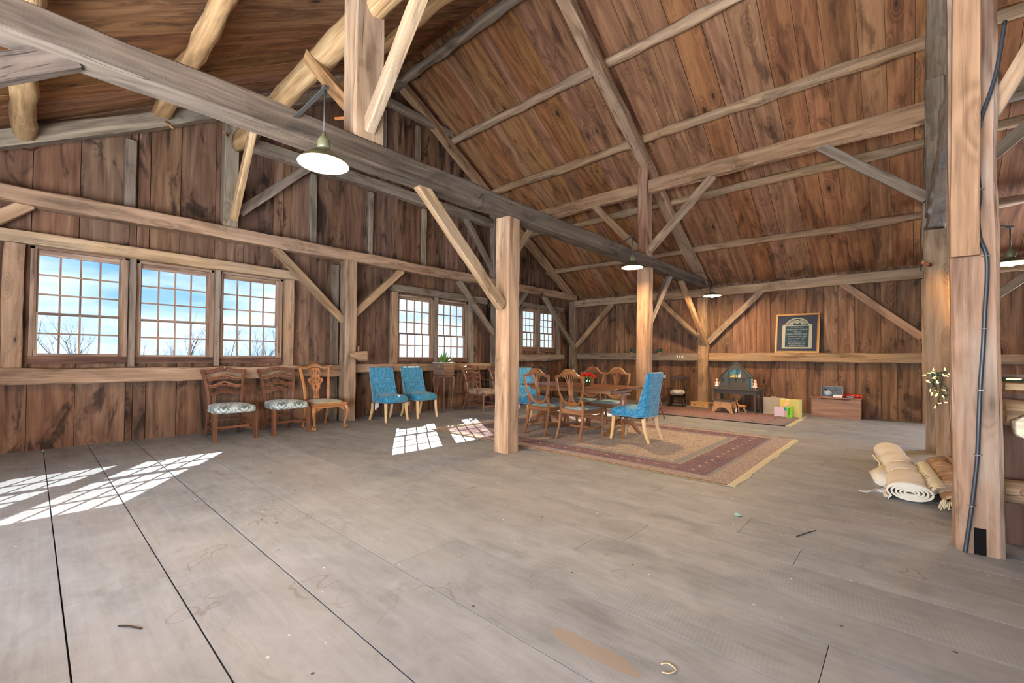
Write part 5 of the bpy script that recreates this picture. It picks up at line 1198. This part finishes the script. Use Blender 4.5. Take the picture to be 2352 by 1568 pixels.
# ------------------------------------------------------------------ pendant lamps on iron arms
M_shade = plain('dark_enamel', (70, 66, 46), .35, .5, .2); M_shade_in = plain('white_enamel', (248, 232, 196), .4, .4); M_socket = plain('old_socket', (96, 92, 66), .5, .4, .2, .2, 20); M_cord = plain('lamp_rod', (62, 58, 54), .5, .3, .3)
M_bulb = emit('lit_bulb', (255, 216, 164), BULB); M_bulb_dim = emit('dim_bulb', (255, 190, 104), BULB * .25)
def lamp(label, x, y, z, top, arm_from, flat=False, bulb=None, r=.175):
    """z: rim height; top: where the rod meets the arm."""
    t = thing('pendant_lamp', label, 'lamp', (x, y, z), 0, 'pendant lamps hung from iron arms')
    h = top - z; n = 32
    if flat: outer = [(r, 0), (r * .96, .012), (r * .55, .045), (.05, .062), (.036, .075)]
    else: outer = [(r, 0), (r * .97, .014), (r * .80, .045), (r * .50, .085), (.055, .105), (.042, .115)]
    inner = [(q[0] - (.004 if q[0] > .06 else .003), max(0, q[1] - .005)) for q in outer]
    sh = MB().lathe(outer, n=n, caps=False).build('lamp_shade', M_shade, t); MB().lathe(inner, n=n, caps=False).build('shade_lining', M_shade_in, sh)
    MB().rod([(r * math.cos(2 * PI * k / n), r * math.sin(2 * PI * k / n), .001) for k in range(n)], .004, 6, closed=True).build('shade_rim', M_shade_in, sh)
    zt = outer[-1][1]
    MB().lathe([(.042, zt - .01), (.046, zt + .02), (.044, zt + .06), (.03, zt + .085), (.014, zt + .10), (.012, zt + .125)], n=16).build('lamp_socket', M_socket, t)
    MB().rod([(0, 0, zt + .12), (0, 0, h)], .007, 8).build('rod', M_cord, t)
    bz = .012 if flat else .045
    MB().lathe([(.013, bz + .058), (.018, bz + .045), (.034, bz + .018), (.040, bz - .006), (.034, bz - .03), (.018, bz - .043), (.001, bz - .046)], n=16).build('bulb', bulb or M_bulb, t)
    a = V(arm_from) - V((x, y, z))
    b = MB().bar([a, V(a).lerp(V((0, 0, h)), .5) + V((0, 0, .01)), (0, 0, h), (.03, 0, h)], .012, .012, up=(0, 0, 1)) if flat or h > .5 and abs(a.x) > .56 else MB().bar([a, (0, 0, h - .012)], .035, .008, up=(0, 0, 1))
    b.box((-.03, -.018, h - .02), (.03, .018, h + .004)); b.build('bracket_arm', M_cord, t)
lamp('large lit pendant lamp in front of the tie beam at upper left', -3.2, 1.43, 2.62, 3.20, (-3.66, 1.38, 3.10))
lamp('lit pendant lamp in front of the post behind the dining table', -3.43, 6.80, 2.735, 3.28, (-3.70, 6.80, 3.17))
lamp('small flat-shaded lit lamp beside the back-wall post', -3.09, 9.82, 2.56, 3.06, (-3.70, 9.80, 3.12), True)
lamp('dim yellowish lamp right of the russet post', .92, 7.76, 2.36, 2.80, (.42, 7.74, 2.93), True, M_bulb_dim)

# ------------------------------------------------------------------ stall partition right of the russet post
M_pine = wood('stall_board', (70, 44, 32), (112, 78, 60), (142, 106, 84), knots=.3, vary=.15, ring=9, stain=.4, bump=.3)
t = thing('stall_partition', 'dark board partition right of the russet post at floor level', 'partition', (0, 0, 0)); x = .46; r = random.Random(6); b = MB()
while x < 3.2: w = r.uniform(.2, .3); b.box((x + .002, 4.36, 0), (x + w - .002, 4.39, .99), g=2); x += w
b.build('boards', M_pine, t)
tag(timber('log_rail', (.46, 4.22, .875), (3.2, 4.22, .875), .17, .17, 'upper barky log rail right of the russet post', 'log', M_timber, log=1, rough=.014, bend=.02, step=.1))
tag(timber('log_rail', (.46, 4.22, .37), (3.2, 4.22, .36), .15, .155, 'lower round log with a big knot right of the russet post', 'log', M_timber, log=1, rough=.008, bend=.015, step=.1))
M_pale = wood('pale_endgrain', (170, 150, 122), (206, 190, 164), (228, 216, 194), knots=.1, vary=.05, ring=20, crack=.5)
timber('hewn_log', (.56, 4.14, .80), (.575, 4.02, .80), .145, .145, 'pale chopped log end standing out of the log rail at the right edge', 'log', M_pale, log=.35, rough=.01, step=.05)
kn = MB().blob((.552, 4.143, .385), (.035, .014, .028), 16, 8).blob((.552, 4.132, .385), (.02, .01, .015), 10, 6).build('knot', M_pine, None); kn.parent = [o for o in COL.objects if o.name.startswith('log_rail')][-1]
timber('shelf_plank', (.46, 4.24, 1.045), (3.2, 4.24, 1.045), .30, .04, 'narrow shelf plank on top of the stall partition', 'shelf', M_timber, rough=.004)
timber('ledge_board', (.46, 4.37, 1.09), (3.2, 4.37, 1.09), .03, .055, 'thin grey ledge strip behind the shelf plank', 'board', M_grey, rough=.003)

# ------------------------------------------------------------------ cable, lights, rolled carpets
M_cable = plain('black_rubber', (44, 48, 54), .42, .45)
P = [(.46, 3.955, 3.28), (.428, 3.955, 3.02), (.40, 3.958, 2.88), (.352, 3.95, 2.70), (.338, 3.955, 2.56), (.338, 3.96, 2.40), (.347, 3.96, 2.24), (.337, 3.96, 2.12), (.345, 3.96, 1.97), (.370, 3.955, 1.86), (.373, 3.96, 1.72), (.362, 3.955, 1.52), (.352, 3.955, 1.28), (.339, 3.955, 1.06), (.330, 3.955, .82), (.322, 3.955, .60), (.306, 3.955, .40), (.288, 3.95, .22), (.270, 3.945, .06), (.264, 3.94, .008)]
ct = thing('power_cable', 'thick black cable running down the face of the russet post', 'cable', (0, 0, 0)); MB().rod(spline(P, 5), .0105, 8).build('cable', M_cable, ct)
for z, x in ((2.68, .350), (2.27, .346), (1.85, .3715), (1.40, .357), (1.02, .338), (.62, .3235), (.30, .296)): MB().bar([(x - .018, 3.962, z), (x - .012, 3.942, z), (x + .012, 3.942, z), (x + .018, 3.962, z)], .005, .003, up=(0, 0, 1)).build('staple', M_steel, ct)
mort = MB().box((.305, 3.9655, .002), (.357, 3.968, .165)).build('mortise_hole', M_under, post_near)

M_wire = plain('green_wire', (26, 74, 62), .5, .3); M_fairy = emit('fairy_bulb', (255, 214, 130), 1.1, (255, 240, 190))
def fairy(label, pts, bulbs, wire_r=.0045):
    t = thing('fairy_lights', label, 'string lights'); b = MB()
    for q in pts: b.rod(spline(q, 6), wire_r, 5)
    b.build('wire', M_wire, t)
    for p, d in bulbs:
        p = V(p); d = V(d).normalized(); MB().rod([p, p + d * .012], [.0065, .006], 6).build('bulb_socket', M_wire, t); MB().rod([p + d * .012, p + d * .022, p + d * .040, p + d * .050], [.005, .007, .005, .001], 8).build('bulb', M_fairy, t)
r = random.Random(9)
def yy(x, z): return 6.462 + r.uniform(-.012, .012)
WIR = [[(.163, 1.048), (.184, 1.061), (.214, 1.074), (.25, 1.075), (.279, 1.084), (.308, 1.083), (.325, 1.077)], [(.208, 1.066), (.202, 1.024), (.207, .983), (.207, .942), (.204, .908)],
  [(.214, 1.062), (.232, 1.046), (.27, 1.051), (.278, 1.027), (.281, .998), (.269, .977), (.266, .928), (.272, .879), (.283, .847), (.309, .833), (.321, .858), (.315, .906), (.284, .958)], [(.218, 1.07), (.214, .98), (.228, .926), (.236, .885), (.248, .861)], [(.26, .833), (.247, .796), (.247, .775), (.265, .756)], [(.247, .763), (.229, .729)], [(.277, .847), (.3, .808), (.323, .773)], [(.20, 1.06), (.215, .99), (.212, .95), (.22, .92)], [(.24, 1.07), (.262, 1.03), (.258, .96), (.27, .90)]]
BUL = [(.169, 1.047, -1, .0), (.205, 1.066, -1, .1), (.211, 1.08, 0, 1), (.238, 1.068, -1, .3), (.275, 1.072, .3, -.5), (.298, 1.085, 0, 1), (.312, 1.074, .5, -.4), (.288, 1.055, .6, -.3), (.245, 1.043, -.8, -.4), (.24, 1.012, -.9, .1), (.236, 1.005, .2, -1), (.275, .975, -1, -.2), (.19, .985, -1, .2), (.2, .966, -1, .3), (.192, .912, -.2, -1), (.201, .875, -.1, -1), (.222, .90, .6, -.7), (.256, .865, -.8, -.7), (.248, .855, -.5, -.8), (.272, .85, .5, -1), (.315, .89, -1, .2), (.285, .762, -1, -.3), (.276, .756, 1, .3), (.235, .735, -.5, -1)]
fairy('tangle of lit fairy lights hung on the short post behind the rolled carpets', [[(x, yy(x, z), z) for x, z in w] for w in WIR], [((x, yy(x, z), z), (dx, -.35, dz)) for x, z, dx, dz in BUL])
fairy('few lit fairy lights lying along the shelf right of the russet post', [[(.45, 4.30, 1.075), (.50, 4.28, 1.08), (.56, 4.30, 1.076), (.64, 4.27, 1.08), (.72, 4.30, 1.076)]], [((.47, 4.285, 1.084), (1, -.3, .1)), ((.50, 4.28, 1.084), (1, -.2, .1)), ((.545, 4.285, 1.084), (-1, -.3, .1)), ((.62, 4.27, 1.086), (1, -.2, .2))])

# rolled carpets: a long strip wound into a flattened spiral, swept along the floor
M_cream_rug = plain('cream_carpet', (204, 195, 180), .95, .05, 0, .1, 14, .3); M_brown_rug = None
def brownrug():
    T = NT('brown_carpet'); p = T.n('TexCoord').outputs['Object']; f = T.noise(p, 9, 4, .65); g = T.noise(p, 70, 2)
    col = T.ramp(f, [(.3, lin(104, 82, 62)), (.5, lin(150, 124, 98)), (.7, lin(190, 168, 138))]); col = T.mix(T.math('MULTIPLY', g, .3), col, lin(120, 92, 66)); T.bsdf(col, .95, .05, 0, T.bump(g, .3, .004)); return T.m
M_brown_rug = brownrug()
def roll(name, label, axis, half_w, half_h, turns, th, mat, seed, tail=0.0, wob=.02, waist=()):
    t = thing(name, label, 'rug'); b = MB(); N = 30; n_t = int(turns * 30); mid = []
    for i in range(n_t + 1):
        a = 2 * PI * i / 30; k = .16 + .84 * i / n_t; mid.append((half_w * k * math.cos(a), half_h * k * math.sin(a)))
    if tail:
        lx, lz = mid[-1]; mid += [(lx - .02, lz - .03), (lx - tail * .6, lz - .03 + .02), (lx - tail, lz - half_h * .25), (lx - tail * .9, -half_h + th), (lx - tail * .4, -half_h + th)]
    mid = spline(mid, 1) if not tail else mid
    L = []; R = []
    for i, p in enumerate(mid):
        q = V(mid[min(i + 1, len(mid) - 1)]) - V(mid[max(i - 1, 0)]); q.normalize(); nrm = V((-q.y, q.x)); L.append(V(p) + nrm * th / 2); R.append(V(p) - nrm * th / 2)
    prof = [tuple(p) for p in L] + [tuple(p) for p in reversed(R)]
    A = spline(axis, 7); profs = []; pts = []
    for i, p in enumerate(A):
        s1 = 1 + wob * 3 * noise.noise((i * .45, seed, 0)); s2 = 1 + wob * 3 * noise.noise((i * .5, seed, 5)); wa = min(1, min(abs(p[1] - q) for q in waist) / .16) if waist else 1; s1 *= lerp(.84, 1, wa) * (1 - .15 * i / len(A)); s2 *= lerp(.8, 1, wa) * (1 + .25 * i / len(A)); pts.append((p[0], p[1], half_h * s2 + .004 + p[2])); profs.append([(x * s1, z * s2) for x, z in prof])
    b.sweep(pts, profs, up=(0, 0, 1), caps=False)
    n = len(L); base = 0
    for e, off in ((0, 0), (len(pts) - 1, (len(pts) - 1) * 2 * n)):
        for i in range(n - 1): b.face([off + i, off + i + 1, off + 2 * n - 2 - i, off + 2 * n - 1 - i], [(0, 0), (.01, 0), (.01, .01), (0, .01)])
    b.build('rolled_pile', mat, t); return t
r1 = roll('rolled_carpet', 'rolled cream carpet with its spiral end towards the viewer, left of the pair', [(.02, 5.02, 0), (.0, 5.5, 0), (-.04, 6.1, .0), (-.10, 6.5, .01), (-.17, 6.95, .02)], .155, .075, 4.6, .012, M_cream_rug, 3, .05, .03, (5.75, 6.15, 6.55))
fl = MB(); fl.sweep([(-.02, 5.45, .05), (-.03, 5.9, .05), (-.06, 6.25, .05)], [[(-.04, .03), (-.16, .02), (-.21, -.02), (-.17, -.044), (-.05, -.044)], [(-.04, .05), (-.2, .03), (-.27, -.01), (-.22, -.044), (-.05, -.044)], [(-.04, .03), (-.13, .02), (-.19, -.02), (-.15, -.044), (-.05, -.044)]], up=(0, 0, 1)); fl.build('loose_flap', M_cream_rug, r1)
st = MB()
for y, x in ((5.75, -.015), (6.15, -.045), (6.55, -.11)): st.rod([(x + .118 * math.cos(a), y, .078 + .074 * math.sin(a)) for a in [2 * PI * k / 24 for k in range(24)]], .004, 5, closed=True)
st.build('tying_string', M_cream, r1)
r2 = roll('rolled_carpet', 'rolled brown patterned carpet with fringe partly hidden by the russet post', [(.36, 4.86, 0), (.33, 5.4, 0), (.28, 6.0, .0), (.25, 6.38, .005)], .17, .085, 4.2, .013, M_brown_rug, 8, .0, .03)
fb = MB(); r = random.Random(12)
for k in range(70):
    y = lerp(5.05, 6.2, k / 69); x0 = lerp(.325, .235, k / 69) - .12; fb.rod([(x0 + .03, y, .165), (x0 - .03 + r.uniform(-.01, .01), y + r.uniform(-.02, .02), .150), (x0 - .07 + r.uniform(-.01, .01), y + r.uniform(-.03, .03), .105 + r.uniform(-.015, .01))], [.006, .007, .004], 4)
fb.build('fringe', M_fringe, r2)
tf = MB()
for k in range(26): a = r.uniform(0, 6.28); q = r.uniform(0, .04); tf.rod([(.225 + q * math.cos(a), 4.87, .09 + q * math.sin(a) * .8), (.22 + q * 1.4 * math.cos(a), 4.81, .08 + q * math.sin(a)), (.215 + q * 1.6 * math.cos(a), 4.78, .055 + q * math.sin(a))], [.006, .007, .003], 4)
tf.build('end_tassel', M_fringe, r2)
M_film = NT('plastic_film'); tr_ = M_film.n('BsdfTransparent'); gl_ = M_film.n('BsdfPrincipled'); gl_.inputs['Base Color'].default_value = lin(220, 222, 226); gl_.inputs['Roughness'].default_value = .12; gl_.inputs['Specular IOR Level'].default_value = .9
mx_ = M_film.n('MixShader'); M_film.t.links.new(M_film.maprange(M_film.noise(M_film.n('TexCoord').outputs['Object'], 30, 3), .35, .7, .12, .55), mx_.inputs[0]); M_film.t.links.new(tr_.outputs[0], mx_.inputs[1]); M_film.t.links.new(gl_.outputs[0], mx_.inputs[2]); M_film.t.links.new(mx_.outputs[0], M_film.out.inputs[0]); M_film = M_film.m
rows = []
for i in range(15):
    q = V((lerp(-.06, -.33, i / 14), lerp(5.28, 5.08, i / 14) + .02 * math.sin(i), .03)); w = lerp(.05, .012, i / 14); rows.append([q + V((.3 * w * math.sin(a * 1.0) + .006 * math.sin(5 * a + i), w * math.cos(a), .6 * w * (1 + math.sin(a)) * (1 + .25 * math.sin(i * 2.1 + a * 2)) - .028)) for a in [2 * PI * k / 14 for k in range(15)]])
tag(MB().grid(rows).build('plastic_wrap', M_film), 'twisted scrap of clear plastic wrap trailing from the rolled carpets', 'wrap')
rows = []
for i in range(9):
    y = lerp(4.88, 5.25, i / 8); rows.append([(lerp(.33, .31, i / 8) + (.178 + .004 * math.sin(i * 1.7 + k)) * math.cos(a), y, .092 + (.094 + .004 * math.sin(i + k * 2.3)) * math.sin(a)) for k, a in enumerate([PI * (.05 + .9 * j / 16) for j in range(17)])])
fm = MB().grid(rows).build('clear_film', M_film, r2)

# ------------------------------------------------------------------ scraps on the floor
M_scrap = plain('pale_blue_paper', (150, 206, 206), .8, .1); M_twig = plain('dark_twig', (58, 46, 38), .9, .1); M_straws = plain('dry_straw', (196, 174, 136), .9, .1); M_chip = plain('white_chip', (226, 218, 206), .8, .1)
tag(MB().grid([[(-.035, -.01, .003), (-.01, -.022, .004), (.012, -.03, .01)], [(-.028, .02, .012), (.0, .006, .006), (.03, -.012, .003)], [(-.03, .045, .003), (-.012, .03, .010), (.014, .012, .003)]]).build('paper_scrap', M_scrap, None, (-.96, 3.67, 0)), 'torn scrap of pale blue paper lying alone on the floor', 'scrap')
def twig(label, pts, rad, m): tag(MB().rod(spline(pts, 4), rad, 5).build('twig', m), label, 'twig')
twig('short dark twig on the bare boards at lower left', [(-2.58, .28, .004), (-2.54, .31, .006), (-2.48, .345, .004)], .0035, M_twig)
twig('curly pale straw on the boards at the bottom right', [(-.72, 1.68, .004), (-.70, 1.70, .006), (-.665, 1.69, .004), (-.675, 1.655, .004), (-.70, 1.64, .004)], .0025, M_straws)
twig('thin dark twig beside the spilt patch', [(-.74, 1.46, .004), (-.70, 1.475, .006), (-.685, 1.51, .004)], .003, M_twig)
twig('bent dark sliver near the bottom edge', [(-2.03, .28, .004), (-2.0, .30, .012), (-1.97, .30, .004), (-1.95, .325, .007)], .005, M_twig)
twig('dark splinter in a gap between the boards at right', [(-.56, 3.5, .004), (-.52, 3.62, .005), (-.48, 3.72, .004)], .003, M_twig)
r = random.Random(21)
chip0 = None
for k in range(46):
    x, y = r.uniform(-4.5, .1), r.uniform(.6, 4.2)
    if chip0 is None: c = chip0 = MB().blob((0, 0, .003), (.010, .006, .004), 7, 4, 1, lambda p, d: V(p) * (1 + .4 * noise.noise(V(d) * 3))).build('litter_chip', M_chip); tag(c, 'tiny pale chip of litter lying on the grey floorboards', 'litter', 'pale litter chips on the floor')
    else: c = chip0.copy(); COL.objects.link(c)
    c.location = (x, y, 0); c.rotation_euler = (0, 0, r.uniform(0, 6)); s = r.uniform(.22, .6); c.scale = (s, s, s)

# write the lettering as plain meshes
dg = bpy.context.evaluated_depsgraph_get()
for o in [o for o in COL.objects if o.type == 'FONT']:
    me = bpy.data.meshes.new_from_object(o.evaluated_get(dg)); n = bpy.data.objects.new('tmp', me); COL.objects.link(n); n.parent = o.parent; n.matrix_local = o.matrix_local.copy()
    n.location = o.location; n.rotation_euler = o.rotation_euler; n.scale = o.scale; nm = o.name
    if o.get('label'): n['label'] = o['label']
    bpy.data.objects.remove(o); n.name = nm
# ------------------------------------------------------------------ sky, sun, added fill lamps at unseen openings, camera
W = bpy.data.worlds.new('Sky'); SC.world = W; W.use_nodes = True; wt = W.node_tree; wt.nodes.clear()
def wn(t, **k):
    x = wt.nodes.new('ShaderNode' + t)
    for a, b in k.items(): setattr(x, a, b)
    return x
tc = wn('TexCoord'); sp = wn('SeparateXYZ'); wt.links.new(tc.outputs['Generated'], sp.inputs[0])
mp = wn('Mapping'); mp.inputs['Scale'].default_value = (1.4, 1.4, 5.5); mp.inputs['Location'].default_value = (2.3, .7, .3); wt.links.new(tc.outputs['Generated'], mp.inputs[0])
nz = wn('TexNoise'); nz.inputs['Scale'].default_value = 1.9; nz.inputs['Detail'].default_value = 6; nz.inputs['Roughness'].default_value = .55; nz.inputs['Distortion'].default_value = .5; wt.links.new(mp.outputs[0], nz.inputs['Vector'])
gr = wn('ValToRGB'); wt.links.new(sp.outputs[2], gr.inputs[0]); e = gr.color_ramp.elements
e[0].position = .0; e[0].color = lin(150, 184, 216); e[1].position = .28; e[1].color = lin(62, 126, 196)
cl = wn('ValToRGB'); wt.links.new(nz.outputs[0], cl.inputs[0]); e = cl.color_ramp.elements
e[0].position = .32; e[0].color = (0, 0, 0, 1); e[1].position = .53; e[1].color = (1, 1, 1, 1)
mx = wn('Mix', data_type='RGBA'); wt.links.new(cl.outputs[0], mx.inputs[0]); wt.links.new(gr.outputs[0], mx.inputs[6]); mx.inputs[7].default_value = lin(206, 211, 218)
bg = wn('Background'); bg.inputs[1].default_value = SKY; wt.links.new(mx.outputs[2], bg.inputs[0]); wo = wn('OutputWorld'); wt.links.new(bg.outputs[0], wo.inputs[0])

sl = bpy.data.lights.new('Sun', 'SUN'); sl.energy = SUN; sl.angle = math.radians(.2); sl.color = (1.0, .95, .88); so = bpy.data.objects.new('Sun', sl); COL.objects.link(so)
so.rotation_euler = V((1.40, -.95, -1.0)).to_track_quat('-Z', 'Y').to_euler()
def area(name, loc, target, sx, sy, power, col):
    l = bpy.data.lights.new(name, 'AREA'); l.shape = 'RECTANGLE'; l.size = sx; l.size_y = sy; l.energy = power; l.color = col
    o = bpy.data.objects.new(name, l); COL.objects.link(o); o.location = loc; o.rotation_euler = (V(target) - V(loc)).to_track_quat('-Z', 'Y').to_euler(); return o
area('Daylight_door', (-1.7, YS - .05, 1.45), (-1.9, YS + 5, 2.0), 6.0, 2.8, FILLW, (.80, .90, 1.0))  # fill lamp added in the made-up front opening
area('Yard_bounce', (-1.7, YS - .10, 1.0), (-2.4, YS + 2, 4.9), 6.0, 1.8, FILLUPW, (.82, .91, 1.0))  # second added fill lamp, tilted up to brighten the roof boards
area('North_door', (3.05, YN + .04, 1.6), (-4.5, 3.5, 3.4), 2.4, 2.1, FILLBACKW, (.84, .92, 1.0))  # fill lamp added out of sight for the far floor and left roof slope

cam = bpy.data.cameras.new('Camera'); co = bpy.data.objects.new('Camera', cam); COL.objects.link(co); SC.camera = co
A, B, G = [math.radians(v) for v in (42.18, 1.086, -.484)]
fw = V((-math.sin(A) * math.cos(B), math.cos(A) * math.cos(B), math.sin(B))); r0 = V((math.cos(A), math.sin(A), 0)); u0 = r0.cross(fw)
rr = r0 * math.cos(G) - u0 * math.sin(G); uu = r0 * math.sin(G) + u0 * math.cos(G)
co.matrix_world = Matrix(((rr.x, uu.x, -fw.x, 0), (rr.y, uu.y, -fw.y, 0), (rr.z, uu.z, -fw.z, 1.2), (0, 0, 0, 1)))
cam.sensor_fit = 'HORIZONTAL'; cam.sensor_width = 36; cam.lens = 1000 / 2352 * 36; cam.shift_y = (801.4 - 784) / 2352; cam.clip_start = .05; cam.clip_end = 500
vs = SC.view_settings; vs.view_transform = 'Standard'; vs.look = 'None'; vs.gamma = 1; vs.use_curve_mapping = False; vs.exposure = EXPO
cy = SC.cycles; cy.use_denoising = True; cy.use_adaptive_sampling = True; cy.adaptive_threshold = .04; cy.max_bounces = 6; cy.diffuse_bounces = 3; cy.transparent_max_bounces = 12; cy.sample_clamp_indirect = 6; cy.caustics_reflective = False; cy.caustics_refractive = False
